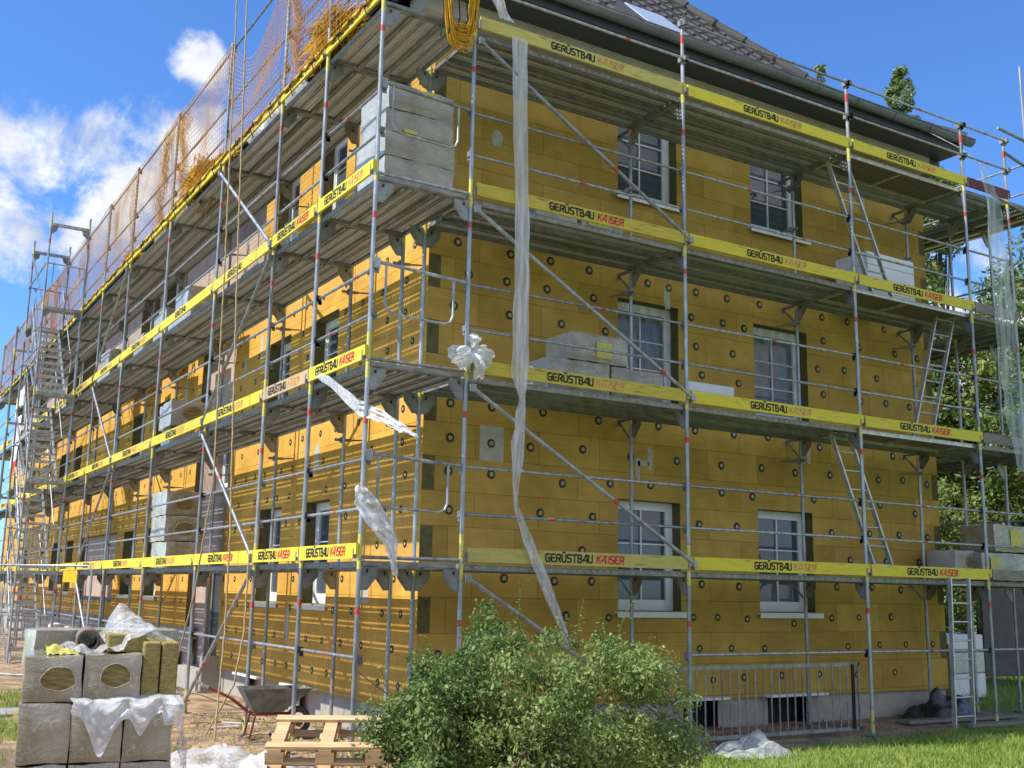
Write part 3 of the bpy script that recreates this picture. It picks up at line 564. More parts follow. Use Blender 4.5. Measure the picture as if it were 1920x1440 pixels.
# roof ------------------------------------------------------------
EX, EY = -.32, .62; EZ = 9.20
def prof(t):        # height above the eave at inward distance t
    return t*.60 if t < 1.3 else .78+(t-1.3)*1.10
HIP = 3.9*1.0+1.3
XW = (XR+.17-EX)
def roofplane(mb, to3, length, tile=True):
    rows = []; t = -.04; dt = .27
    while t < XW/2:
        rows.append(t); t += dt/(1.17 if t < 1.3 else 1.49)
    for a, b_ in zip(rows[:-1], rows[1:]):
        u0, u1 = max(0, a), length-max(0, a); n = int((u1-u0)/.075) if tile else 2
        if n < 1: continue
        vs = []
        for i in range(n+1):
            u = u0+(u1-u0)*i/n; ph = (u/.30) % 1; wv = .022*math.sin(ph*2*math.pi)+.010*math.sin(ph*4*math.pi+1) if tile else 0
            sag = .028*math.cos(ph*2*math.pi) if tile else 0
            for tt, lift in ((a+sag, .050), (b_+.03, .0), (a+sag, .005)): vs.append(to3(u, tt, prof(max(tt, -.1))+wv+lift))
        fs = []
        for i in range(n): k = i*3; fs += [(k, k+3, k+4, k+1), (k+2, k+5, k+3, k)]
        mb.add(vs, fs, 0, False)
rf = MB(); roofplane(rf, lambda u, t, z: (EX+u, EY+t, EZ+z), XW)
rf.add([(EX, EY, EZ), (EX, YB+.5, EZ), (EX+1.3, YB-.8, EZ+.78), (EX+1.3, EY+1.3, EZ+.78)], [(0, 1, 2, 3)])
ridge = XW/2
rf.add([(EX+1.3, EY+1.3, EZ+.78), (EX+1.3, YB-.8, EZ+.78), (EX+ridge, YB-ridge, EZ+prof(ridge)), (EX+ridge, EY+ridge, EZ+prof(ridge))], [(0, 1, 2, 3)])
XE = EX+XW
rf.add([(XE, EY, EZ), (XE-1.3, EY+1.3, EZ+.78), (XE-1.3, YB-.8, EZ+.78), (XE, YB+.5, EZ)], [(0, 1, 2, 3)])
rf.add([(XE-1.3, EY+1.3, EZ+.78), (EX+ridge, EY+ridge, EZ+prof(ridge)), (EX+ridge, YB-ridge, EZ+prof(ridge)), (XE-1.3, YB-.8, EZ+.78)], [(0, 1, 2, 3)])
roof = put('roof', rf.mesh('roof', ['tile']), house)
for sx, x0 in ((-1, XE), (1, EX)):
    hp = MB()
    pts = [(x0+sx*t, EY+t, EZ+prof(t)+.05) for t in np.arange(.0, 5.0, .36)]
    for p, q in zip(pts[:-1], pts[1:]):
        q2 = [q[i]+(p[i]-q[i])*-.12 for i in range(3)]
        hp.tube([p, q2], .11, 8, 0, True, [.12, .095])
    put('hip_tile', hp.mesh('hip_tile', ['tile']), roof)
# gable side eave: gutter, fascia, soffit
gm_ = MB(); seg = 10; gy, gz = EY-.06, EZ-.02; r_ = .085
def halfpipe(mb, a, b_, axis, cx, cz, r, open_side):
    vs = []; fs = []
    for e in (a, b_):
        for rr in (r, r-.006):
            for k in range(seg+1):
                an = math.pi+math.pi*k/seg; p = (cx+rr*math.cos(an), cz+rr*math.sin(an)); vs.append((e, p[0], p[1]) if axis == 'x' else (p[0], e, p[1]))
    m = seg+1
    for k in range(seg): fs += [(k, k+1, 2*m+k+1, 2*m+k), (m+k+1, m+k, 3*m+k, 3*m+k+1), (k, m+k, m+k+1, k+1), (2*m+k, 2*m+k+1, 3*m+k+1, 3*m+k)]
    fs += [(0, 2*m, 3*m, m), (seg, m+seg, 3*m+seg, 2*m+seg)]
    mb.add(vs, fs, 0, True)
halfpipe(gm_, EX-.1, XE+.05, 'x', EY-.07, EZ-.01, .09, 0); gm_.tube([(EX-.1, EY-.16, EZ-.005), (XE+.05, EY-.16, EZ-.005)], .011, 6)
halfpipe(gm_, EY-.16, YB+.4, 'y', EX-.07, EZ-.01, .09, 0)
for k in range(12):
    x = EX+.5+k*.85; gm_.tube([(x, EY-.07+.094*math.cos(math.pi+math.pi*j/10), EZ-.01+.094*math.sin(math.pi+math.pi*j/10)) for j in range(11)], .005, 5, 1)
put('gutter', gm_.mesh('gutter', ['gutter', 'galv2']), roof)
fa = MB(); fa.box(EX+.04, XE-.04, EY+.02, EY+.05, EZ-.19, EZ-.02); fa.box(EX+.04, EX+.07, EY+.05, YB+.4, EZ-.19, EZ-.02); fa.box(XE-.07, XE-.04, EY+.05, YB+.4, EZ-.19, EZ-.02)
fa.box(EX+.07, XE-.07, EY+.05, EY+.46, EZ-.20, EZ-.17); fa.box(XR-.16, XE-.07, EY+.47, WY+.1, EZ-.42, EZ-.17)
put('fascia_board', fa.mesh('fascia_board', ['fascia']), roof)
sf = MB(); sf.box(EX+.2, XR-.163, EY+.463, WY+.1, EZ-.44, EZ-.17); sf.box(EX+.07, WX+T_, WY+.1, YB+.3, EZ-.33, EZ-.30); sf.box(XE-.6, XE-.07, WY+.1, YB+.3, EZ-.33, EZ-.3)
put('soffit', sf.mesh('soffit', ['soffit']), roof)
# roof window
rw = MB(); d = Vector((0, 1, .60)).normalized(); nrm = Vector((0, -.60, 1)).normalized()
o_ = Vector((3.55, EY+.72, EZ+prof(.72)))
d2 = Vector((0, 1, 1.0)).normalized(); n2_ = Vector((0, -1.0, 1)).normalized()
def slab(mb, x0, x1, a, b_, h0, h1, mi):
    vs = [o_+Vector((x, 0, 0))+d2*t+n2_*h for h in (h0, h1) for t in (a, b_) for x in (x0, x1)]
    mb.add(vs, [(0, 2, 3, 1), (4, 5, 7, 6), (0, 1, 5, 4), (2, 6, 7, 3), (0, 4, 6, 2), (1, 3, 7, 5)], mi)
slab(rw, -.05, .83, 0, 1.0, -.05, .14, 0); slab(rw, .03, .75, .08, .92, .14, .155, 1); slab(rw, -.05, .83, -.22, 0, -.02, .05, 0)
put('roof_window', rw.mesh('roof_window', ['fascia', 'glassroof']), roof)

# ---------------------------------------------------------------- scaffold kit
FW = 1.09
def frame_mesh(var, far=False):
    """lift frame, local x across 0..1.09, transom top at z = 2; parts returned separately"""
    sg = 6 if far else 10
    st = MB(); y0, r0 = [(.22, .34), (.16, .5), (.30, .62), (.12, .45)][var % 4]
    rb = 2-r0
    cuts = [(0, .14+.05*(var % 4), 1 if var < 4 else 0), (.14+.05*(var % 4), rb-.036, 0), (rb-.036, rb+.036, 2 if var < 4 else 0), (rb+.036, 2-y0*.6, 0), (2-y0*.6, 2.0, 1 if var != 5 else 0)]
    for a, b_, m in cuts: st.tube([(0, 0, a), (0, 0, b_)], .0242, sg, m, False)
    st.tube([(0, 0, -.012), (0, 0, .012)], .028, sg, 0)
    tr = MB(); tr.box(.024, FW-.024, -.025, .025, 1.935, 1.985); tr.box(.024, FW-.024, -.033, -.025, 1.94, 1.947); tr.box(.024, FW-.024, .025, .033, 1.94, 1.947)
    gs = MB()
    gs.prism([(.024, 1.935), (.20, 1.935), (.20, 1.88), (.20, 1.84), (.09, 1.70), (.024, 1.70)], -.006, .006, 'y', 0)
    gs.box(.07, .095, -.007, .007, 1.87, 1.905, 1)
    return st.mesh('standard', ['galv', 'yel', 'red']), tr.mesh('transom', ['galv2']), gs.mesh('gusset', ['galv2', 'dark'])
FR = [frame_mesh(v) for v in range(6)]; FRF = [frame_mesh(v, True) for v in range(6)]
gm2 = MB(); gm2.prism([(0, 0), (.14, 0), (.14, -.1), (.05, -.24), (0, -.24)], -.01, .01, 'y', 0)
M['brown'] = mat('rust brown painted steel', (.12, .03, .03), .6)
ORD = ['ground', 'first', 'second', 'third', 'fourth']
LV = ['the ground', 'first level', 'second level', 'third level', 'top level']
def frame(x, y, rz, k, side, pos, far=False, var=None, corner=False):
    """k = 1..4, lift from Z=2(k-1) to 2k"""
    v = random.randrange(4) if var is None else var; a, b_, g = (FRF if far else FR)[v]
    o = thing('scaffold_upright', f'pair of galvanised uprights under {LV[k]}, {pos}, {side}', 'scaffold frame', (x, y, 2*(k-1)), rz, 'scaffold uprights along the house')
    put('standard', a, o); put('transom', b_, o); put('gusset_plate', g, o)
    if not corner: put('standard', (FRF if far else FR)[4 if v % 2 else 5][0], o, (FW, 0, 0))
    put('gusset_plate', g, o, (FW+(.045 if corner else 0), 0, 0), math.pi)
    if k == 1:
        for xx in ((0,) if corner else (0, FW)): put('base_plate', BP, o, (xx, 0, 0))
    return o
bp = MB(); bp.box(-.075, .075, -.075, .075, -.03, -.012); bp.tube([(0, 0, -.02), (0, 0, .18)], .019, 8, 0); bp.box(-.05, .05, -.012, .012, .13, .155); BP = bp.mesh('base_plate', ['galv2'])
def plank_mesh(L):
    m = MB(); w = .167; m.box(-w, w, .03, L-.03, -.022, -.018, 0)
    for s in (-1, 1): m.box(s*w-.002, s*w+.002, .03, L-.03, -.078, -.022, 1); m.box(s*w-(.022 if s > 0 else 0), s*w+(.022 if s < 0 else 0), .03, L-.03, -.081, -.078, 1)
    for s in (-.02, .02): m.box(s-.006, s+.006, .04, L-.04, -.032, -.022, 1)
    for e in (.03, L-.07): m.box(-w, w, e, e+.04, -.06, -.022, 1)
    n = int(L/.095)
    for i in range(n):     # slots along both flanges
        if i % 11 in (5,): continue
        y = .12+i*.095; hw = .016 if i % 2 else .008
        for s in (-1, 1): m.box(s*(w+.0025)-.001, s*(w+.0025)+.001, y-hw, y+hw, -.055, -.038, 2)
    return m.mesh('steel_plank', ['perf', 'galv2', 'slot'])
M['slot'] = mat('punched slot', (.45, .40, .28), .8)
def ply_mesh(L):
    m = MB(); m.box(-.315, .315, .03, L-.03, -.03, -.018, 0)
    for s in (-1, 1): m.box(s*.315-.012, s*.315+.012, .03, L-.03, -.075, -.018, 1)
    for e in (.03, L*.5, L-.08): m.box(-.3, .3, e, e+.05, -.06, -.030, 1)
    return m.mesh('hatch_deck', ['ply', 'alu'])
PL = {}
def deck(x, y, rz, L, z, side, pos, hatch=False):
    if L not in PL: PL[L] = plank_mesh(L), ply_mesh(L)
    lv = LV[round(z/2)]
    o = thing('scaffold_deck', f'{"plywood hatch deck" if hatch else "perforated steel deck"} at {lv}, {pos}, {side}', 'scaffold deck', (x, y, z), rz, 'scaffold decks along the house')
    if hatch:
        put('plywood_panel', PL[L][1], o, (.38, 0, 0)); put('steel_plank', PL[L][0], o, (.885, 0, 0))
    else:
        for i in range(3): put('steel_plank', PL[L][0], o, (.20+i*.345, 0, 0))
    return o
# lettering
GL = {'G': [[(1, 1), (.25, 1), (0, .78), (0, .22), (.25, 0), (1, 0), (1, .48), (.5, .48)]], 'E': [[(1, 1), (.2, 1), (0, .8), (0, .2), (.2, 0), (1, 0)], [(0, .5), (.85, .5)]],
      'R': [[(0, 0), (0, .75), (.25, 1), (.8, 1), (1, .75), (.85, .45), (.45, .45), (1, 0)]], 'Ü': [[(0, .95), (0, .22), (.2, 0), (.8, 0), (1, .22), (1, .95)], [(.25, 1.28), (.36, 1.28)], [(.64, 1.28), (.75, 1.28)]],
      'U': [[(0, 1), (0, .22), (.2, 0), (.8, 0), (1, .22), (1, 1)]], 'S': [[(1, 1), (.2, 1), (0, .8), (.1, .55), (.9, .45), (1, .2), (.8, 0), (0, 0)]], 'T': [[(-.05, 1), (1.05, 1)], [(.5, 1), (.5, 0)]],
      'B': [[(0, 0), (0, 1), (.75, 1), (.9, .78), (.72, .52), (1, .3), (.85, 0), (0, 0)], [(0, .52), (.7, .52)]], 'A': [[(1, 0), (1, 1), (.7, 1), (0, .3), (1, .3)]],
      'K': [[(0, 0), (0, 1)], [(1, 1), (.05, .42)], [(.35, .6), (1, 0)]], 'I': [[(.5, 0), (.5, 1)]]}
def text_mesh(txt, h, w, gap, mat_, slant=0, th=.25):
    m = MB(); x = 0
    for ch in txt:
        for pl in GL[ch]:
            for (a, b_) in zip(pl[:-1], pl[1:]):
                p = Vector((a[0]*w+slant*a[1]*h, a[1]*h)); q = Vector((b_[0]*w+slant*b_[1]*h, b_[1]*h)); d = (q-p).normalized(); e = d*th*h*.42; n = Vector((-d.y, d.x))*th*h/2
                vs = [p-e-n, q+e-n, q+e+n, p-e+n]; m.add([(x+v.x, 0, v.y) for v in vs], [(0, 1, 2, 3)])
        x += (w if ch != 'I' else w*.55)+gap
    return m.mesh('lettering', [mat_]), x
TG = [text_mesh('GERÜSTBAU', .078, .050, .021, i)[0] for i in ('black', 'blackink')]
TK = [text_mesh('KAISER', .078, .050, .019, i, .12)[0] for i in ('redink', 'pinkink')]
TB = {}
def toe(x, y, rz, L, z, side, pos, mt='tb0', txt=(0, 1), x_out=-.038, desc='yellow'):
    key = (L, mt)
    if key not in TB:
        m = MB(); m.box(-.014, .014, .045, L-.045, .0, .15, 0); m.box(-.02, .02, .03, .05, -.0, .10, 1); m.box(-.02, .02, L-.05, L-.03, 0, .10, 1)
        m.box(-.014, .014, -.02, .045, .04, .15, 0); TB[key] = m.mesh('toe_board', [mt, 'galv2'])
    o = put('toe_board', TB[key], None, (x, y, z+.005), rz, f'{desc} toe board at {LV[round(z/2)]}, {pos}, {side}', 'toe board', 'toe boards on the scaffold')
    # board centred at local x = x_out
    o.location = Vector((x, y, z+.005))+Matrix.Rotation(rz, 3, 'Z')@Vector((x_out, 0, 0))
    if txt:
        c = L/2+.52
        tw = .64
        a = put('lettering', TG[txt[0]], o, (-.0165, c, .037), -math.pi/2)
        if txt[1] is not None: put('lettering', TK[txt[1]], o, (-.0165, c-.68, .037), -math.pi/2)
    return o
RL = {}
def rail(x, y, rz, L, z, side, pos, redpos=None, xo=.045, name='guard_rail', cat='guard rail', hgt='upper'):
    key = (L, redpos)
    if key not in RL:
        m = MB(); rp = (redpos or .5)*L
        m.tube([(0, .02, 0), (0, rp-.035, 0)], .0168, 8, 0); m.tube([(0, rp+.035, 0), (0, L-.02, 0)], .0168, 8, 0); m.tube([(0, rp-.035, 0), (0, rp+.035, 0)], .018, 8, 1 if redpos else 0)
        for e in (.0, L-.0): m.box(-.045, .018, e-.028, e+.028, -.035, .03, 2); m.box(-.01, .03, e-.012, e+.012, -.07, -.03, 2)
        RL[key] = m.mesh('guard_rail', ['galv', 'red', 'galv2'])
    o = put(name, RL[key], None, Vector((x, y, z))+Matrix.Rotation(rz, 3, 'Z')@Vector((xo, 0, 0)), rz, f'{hgt} steel guard rail above {LV[int(z//2)]}, {pos}, {side}', cat, 'guard rails along the scaffold')
    return o
def pipe(name, label, cat, pts, r=.0242, mats=('galv', 'red'), red=None, group=None, seg=8):
    m = MB(); c = Vector(pts[0]); P = [Vector(p)-c for p in pts]
    if red is None: m.tube(P, r, seg, 0)
    else:
        a, b_ = P; q0, q1 = a.lerp(b_, red-.012), a.lerp(b_, red+.012); m.tube([a, q0], r, seg, 0); m.tube([q0, q1], r*1.05, seg, 1); m.tube([q1, b_], r, seg, 0)
        for e in (a, b_): m.box(e.x-.03, e.x+.03, e.y-.03, e.y+.03, e.z-.04, e.z+.04, 0)
    return put(name, m.mesh(name, mats), None, c, 0, label, cat, group)

FRONT, GAB, BACK = 'long facade', 'gable wall', 'hidden far facade'
AX = -1.14
bl = [1.57, 1.57, 2.57, 3.07, 3.07, 2.57, 2.57, 2.57, 3.07, 3.07, 3.07, 3.07]
fy = [0]
for b_ in bl: fy.append(round(fy[-1]+b_, 2))
ordn = ['first', 'second', 'third', 'fourth', 'fifth', 'sixth', 'seventh', 'eighth', 'ninth', 'tenth', 'eleventh', 'twelfth', 'thirteenth']
for i, y in enumerate(fy):
    pos = 'at the house corner' if i == 0 else f'{ordn[i-1]} from the corner'
    for k in range(1, 5): frame(AX, y, 0, k, FRONT, pos, far=i > 6, var=(i*2+k) % 4, corner=(i == 0))
    gp = MB(); gp.tube([(0, 0, 0), (0, 0, 2.04)], .0242, 8, 0); gp.tube([(0, 0, .0), (0, 0, .16)], .0246, 8, 1, False)
    for z in (.5, 1.0, 1.98): gp.box(.0, .06, -.03, .03, z-.03, z+.03, 2)
    gp.tube([(0, -.06, 2.0), (0, .06, 2.03)], .012, 5, 2)
    put('guard_post', gp.mesh('guard_post', ['galv', 'yel', 'galv2']), None, (AX, y, 8), 0, f'tall guard post carrying the safety net, {pos}, {FRONT}', 'scaffold post', 'guard posts holding the safety net')
special = {(3, 1): ('tb0', (1, 1)), (3, 2): ('tb0', (1, 0)), (3, 3): ('tb1', (1, None)), (3, 4): ('tb0', (1, None)), (2, 1): ('tb0', (0, 0)), (2, 2): ('tb3', (1, 1)), (2, 3): ('tb0', (1, 1)), (1, 1): ('tb0', (0, 0)), (1, 2): ('tb0', (0, 0)), (1, 3): ('tb0', (0, 0))}
for i, L in enumerate(bl):
    y = fy[i]; pos = f'{ordn[i]} bay from the corner'
    for k in range(1, 5):
        deck(AX, y, 0, L, 2*k, FRONT, pos)
        mt, tx = special.get((k, i+1), ('tb0' if (i+k) % 3 else 'tb1', (0, 1) if (i+k) % 2 else (1, 1)))
        toe(AX, y, 0, L, 2*k, FRONT, pos, mt, tx if k < 4 or i < 4 else (0, 1), desc={'tb3': 'half peeled pinkish yellow', 'tb1': 'worn yellow'}.get(mt, 'bright yellow'))
        if k < 4:
            rail(AX, y, 0, L, 2*k+.5, FRONT, pos, (None, .5, .72)[(i+k) % 3], hgt='lower'); rail(AX, y, 0, L, 2*k+1.0, FRONT, pos, (.6, None, .3)[(i+k) % 3])
        else:
            rail(AX, y, 0, L, 8.55, FRONT, pos, None, hgt='lower'); rail(AX, y, 0, L, 9.05, FRONT, pos, None, hgt='middle'); rail(AX, y, 0, L, 9.98, FRONT, pos, None, hgt='topmost')
    rail(AX, y, 0, L, 1.05, FRONT, pos, (.55, None)[i % 2], hgt='knee high')
# diagonals, front: zigzag in bay 3 and bay 6, 10
for bi, nm in ((2, 'third'), (5, 'sixth'), (9, 'tenth')):
    a, b_ = fy[bi], fy[bi+1]
    for k in range(1, 5):
        if bi == 2: ya, yb = ((b_, a), (a, b_))[((k+1) % 2)]      # low end, high end
        else: ya, yb = ((b_, a), (a, b_))[(k % 2)]
        pipe('diagonal_brace', f'diagonal scaffold brace below {LV[k]} in the {nm} bay, {FRONT}', 'scaffold brace', [(AX-.05, ya, 2*k-1.93), (AX-.05, yb, 2*k-.12)], .0242, ('galv', 'red'), .35 if k % 2 else .6, 'diagonal braces of the scaffold')
# gable scaffold
gx = [0, 3.07, 6.14, 8.71, 9.80]
for i, x in enumerate(gx):
    pos = ['next to the house corner', 'second post line', 'third post line', 'fourth post line', 'last post line at the far corner'][i]
    for k in range(1, 5):
        if i == 0:       # single outer standard shared with the end of the long side; its inner post stands beyond
            o = thing('scaffold_upright', f'galvanised scaffold uprights under {LV[k]}, {pos}, {GAB}', 'scaffold frame', (x, 0, 2*(k-1)), math.pi/2, 'scaffold uprights along the house')
            put('standard', FR[(k+1) % 4][0], o)
            put('standard', FR[4][0], o, (FW, 0, 0)); put('gusset_plate', FR[0][2], o, (FW, 0, 0), math.pi/2); put('gusset_plate', FR[0][2], o, (FW, 0, 0), -math.pi/2)
            if k == 1: put('base_plate', BP, o); put('base_plate', BP, o, (FW, 0, 0))
        else: frame(x, 0, math.pi/2, k, GAB, pos, var=(i+k) % 4)
    gp = MB(); gp.tube([(0, 0, 0), (0, 0, 1.07)], .0242, 8, 0); gp.tube([(0, 0, .72), (0, 0, .84)], .0248, 8, 1, False); gp.tube([(0, 0, 0), (0, 0, .1)], .0248, 8, 3, False)
    for z in (.5, 1.0): gp.box(-.05, .0, -.03, .03, z-.04, z+.04, 2)
    if i > 0: put('guard_post', gp.mesh('guard_post', ['galv', 'red', 'galv2', 'yel']), None, (x, 0, 8), 0, f'short guard post above the eave, {pos}, {GAB}', 'scaffold post', 'guard posts above the eave')
gp = MB(); gp.tube([(0, 0, 0), (0, 0, 2.0)], .0242, 8, 0); put('guard_post', gp.mesh('guard_post', ['galv']), None, (0, 0, 8), 0, 'tall guard post beside the hanging net bundle at the house corner', 'scaffold post', 'guard posts holding the safety net')
gpn = ['first', 'second', 'third', 'corner']
gspec = {(4, 0): ('tb2', (0, 1), 'bleached yellow'), (4, 1): ('tb0', (0, 1), 'yellow'), (4, 2): ('tb0', (0, 1), 'yellow'), (4, 3): ('tb5', None, 'dark red'),
         (3, 0): ('tb1', (0, 0), 'worn yellow'), (3, 1): ('tb0', (0, 1), 'yellow'), (3, 2): ('tb0', (0, 0), 'yellow'), (3, 3): ('tb4', None, 'bare grey'),
         (2, 0): ('tb1', (1, 1), 'scuffed yellow'), (2, 1): ('tb0', (0, 1), 'yellow'), (2, 2): ('tb0', (0, 0), 'yellow'), (2, 3): ('tb4', None, 'bare grey'),
         (1, 0): ('tb2', (1, 0), 'bleached yellow'), (1, 1): ('tb0', (0, 1), 'yellow'), (1, 2): ('tb0', (0, 0), 'yellow'), (1, 3): ('tb4', None, 'speckled grey')}
for i in range(4):
    L = round(gx[i+1]-gx[i], 2); x = gx[i+1]; pos = f'{gpn[i]} bay'
    for k in range(1, 5):
        deck(x, 0, math.pi/2, L, 2*k, GAB, pos, hatch=(i == 2 and k >= 2))
        mt, tx, ds = gspec[(k, i)]; toe(x, 0, math.pi/2, L, 2*k, GAB, pos, mt, tx, desc=ds)
        rail(x, 0, math.pi/2, L, 2*k+.5, GAB, pos, (.3, .62, None, .5)[(i+k) % 4], xo=-.045 if k == 4 else .045, hgt='lower'); 
        if not (k == 4 and i == 0): rail(x, 0, math.pi/2, L, 2*k+1.0, GAB, pos, (.62, None, .4, .5)[(i+k) % 4], xo=-.045 if k == 4 else .045)
    if i: rail(x, 0, math.pi/2, L, 1.02, GAB, pos, (.5, None, .5, None)[i], hgt='knee high')
for k in range(1, 5):
    pipe('diagonal_brace', f'diagonal scaffold brace below {LV[k]} in the first bay, {GAB}', 'scaffold brace', [(.06, -.05, 2*k-.16), (3.12, -.05, 2*k-1.93)], .0242, ('galv', 'red'), .62 if k != 3 else .85, 'diagonal braces of the scaffold')
# end guards with U loops between the two corner posts
for k in range(1, 4):
    o = thing('end_guard', f'double end guard with bent loop above {LV[k]} at the scaffold corner', 'guard rail', (AX, 0, 2*k), 0, 'end guards at the scaffold corner')
    m = MB(); m.tube([(.02, 0, 1.05), (1.12, 0, 1.0)], .02, 8); m.box(.0, .08, -.03, .03, .98, 1.09); put('top_rail', m.mesh('top_rail', ['galv']), o)
    m = MB(); m.tube([(.16, 0, 1.04), (.16, 0, .62), (.19, 0, .55), (.25, 0, .52), (.86, 0, .50), (.93, 0, .53), (.96, 0, .60), (.96, 0, 1.0)], .014, 8); put('bent_loop', m.mesh('bent_loop', ['galv']), o)
    pipe('cross_transom', f'double ledger joining the corner posts at {LV[k]}', 'scaffold ledger', [(AX+.02, 0, 2*k+.02), (-.02, 0, 2*k+.02)], .018, group='corner ledgers of the scaffold')
# brackets on the inner posts, pointing at the wall
br = MB(); br.box(0, .25, -.02, .02, -.075, -.045); br.tube([(.23, 0, -.08), (.02, 0, -.30)], .013, 6); br.box(.23, .25, -.02, .02, -.13, -.045)
BR = br.mesh('wall_bracket', ['galv2'])
for i, x in enumerate(gx[:4]):
    for k in range(1, 5): put('wall_bracket', BR, None, (x, FW+.024, 2*k), math.pi/2, f'short steel bracket reaching for the gable wall under {LV[k]}, {["first","second","third","fourth"][i]} inner post', 'scaffold bracket', 'brackets on the inner gable posts')
# wall ties
tm = MB(); tm.tube([(-.10, 0, 0), (.12, 0, 0)], .02, 8, 0); tm.tube([(.1, 0, 0), (.30, 0, .012)], .011, 6, 0); tm.box(-.03, .03, -.035, .035, -.035, .035, 0)
TMm = tm.mesh('wall_tie', ['galv2'])
n_ = 0
for i, x in enumerate(gx[1:4]):
    for k, dz in ((1, 1.63), (2, 1.65), (3, 1.1), (3, 1.75)) if i else ((2, 1.62), (3, 1.05)):
        put('wall_tie', TMm, None, (x-.05, FW, 2*k+dz-.0), math.pi/2+.25, f'short wall tie clamped to the {["second","third","fourth"][i]} inner gable post, {["","low","middle","high"][k]} {["lower one","upper one"][dz>1.5]}', 'wall tie', 'wall ties of the scaffold')
for i in (1, 2, 3, 4, 5, 6):
    for k in (1, 2, 3):
        put('wall_tie', TMm, None, (-.05, fy[i]+.05, 2*k+1.62), -.2, f'short wall tie clamped to the {ordn[i-1]} inner post below {LV[k+1]}, {FRONT}', 'wall tie', 'wall ties of the scaffold')
# far side scaffold beyond the right corner
byy = [0, 2.57, 5.64, 8.71]
for i, y in enumerate(byy):
    for k in range(1, 5):
        if i == 0:
            o = thing('scaffold_upright', f'galvanised outer scaffold uprights under {LV[k]}, first, {BACK}', 'scaffold frame', (9.8, y, 2*(k-1)), 0, 'scaffold uprights along the house')
            put('standard', FR[k % 4][0], o, (FW, 0, 0)); put('transom', FR[0][1], o)
        else: frame(9.8, y, 0, k, BACK, ['', 'second', 'third', 'fourth'][i], var=(i+k) % 4)
    frame(9.8, 1.09, 0, 1+i, BACK, f'inner corner lift {i+1}', var=i)
for i in range(3):
    for k in range(1, 5):
        L = round(byy[i+1]-byy[i], 2); pos = f'{gpn[i]} bay'
        deck(9.8, byy[i], 0, L, 2*k, BACK, pos); toe(9.8, byy[i], 0, L, 2*k, BACK, pos, 'tb1', None, x_out=FW+.038, desc='yellow backward facing')
        rail(9.8, byy[i], 0, L, 2*k+.5, BACK, pos, None, xo=FW+.045, hgt='lower'); rail(9.8, byy[i], 0, L, 2*k+1.0, BACK, pos, None, xo=FW+.045)
pipe('scaffold_tube', 'upright scaffold tube with yellow band rising above the right corner', 'scaffold tube', [(10.9, .31, 8), (10.9, .31, 10.75)], .0242)
pipe('scaffold_tube', 'loose horizontal tube end high above the right corner', 'scaffold tube', [(10.15, .3, 9.44), (11.3, .3, 9.35)], .0242, ('galv2',))
pipe('scaffold_tube', 'thick horizontal tube clamped at the right corner guard', 'scaffold tube', [(9.72, -.06, 8.78), (11.5, .15, 8.62)], .0242, ('galv2',))
pipe('scaffold_tube', 'horizontal tube clamped under the top deck of the right corner', 'scaffold tube', [(9.35, -.06, 7.98), (11.2, -.06, 7.72)], .022, ('galv2',))

# ---------------------------------------------------------------- stair tower on the long side
TX, TY0, TY1 = -2.07, 16.4, 19.0
tower = thing('stair_tower', 'tall scaffold stair tower with stacked flights standing before the long facade', 'stair tower', (0, 0, 0))
for yy in (TY0, TY1):
    for k in range(1, 6):
        f0 = k*2-2; m = MB()
        if k < 6:
            for xx in (TX, -1.22): m.tube([(xx, yy, f0), (xx, yy, f0+2 if k < 5 else f0+2.25)], .0242, 7, 0); m.tube([(xx, yy, f0+1.5), (xx, yy, f0+1.6)], .026, 7, 2, False); m.tube([(xx, yy, f0+1.9), (xx, yy, f0+2.1)], .026, 7, 1, False)
            m.box(TX, -1.22, yy-.03, yy+.03, f0+1.92, f0+1.99, 0)
            m.tube([(TX, yy, f0+1.02), (-1.22, yy, f0+1.0)], .017, 6); m.tube([(TX+.14, yy, f0+1.0), (TX+.14, yy, f0+.5), (-1.36, yy, f0+.5), (-1.36, yy, f0+1.0)], .012, 6)
            for s_x, d_ in ((TX, 1), (-1.22, -1)): m.prism([(s_x+d_*.02, f0+1.92), (s_x+d_*.16, f0+1.92), (s_x+d_*.14, f0+1.82), (s_x+d_*.02, f0+1.72)], yy-.005, yy+.005, 'y', 3)
        put('tower_frame', m.mesh('tower_frame', ['galv', 'yel', 'red', 'galv2']), tower)
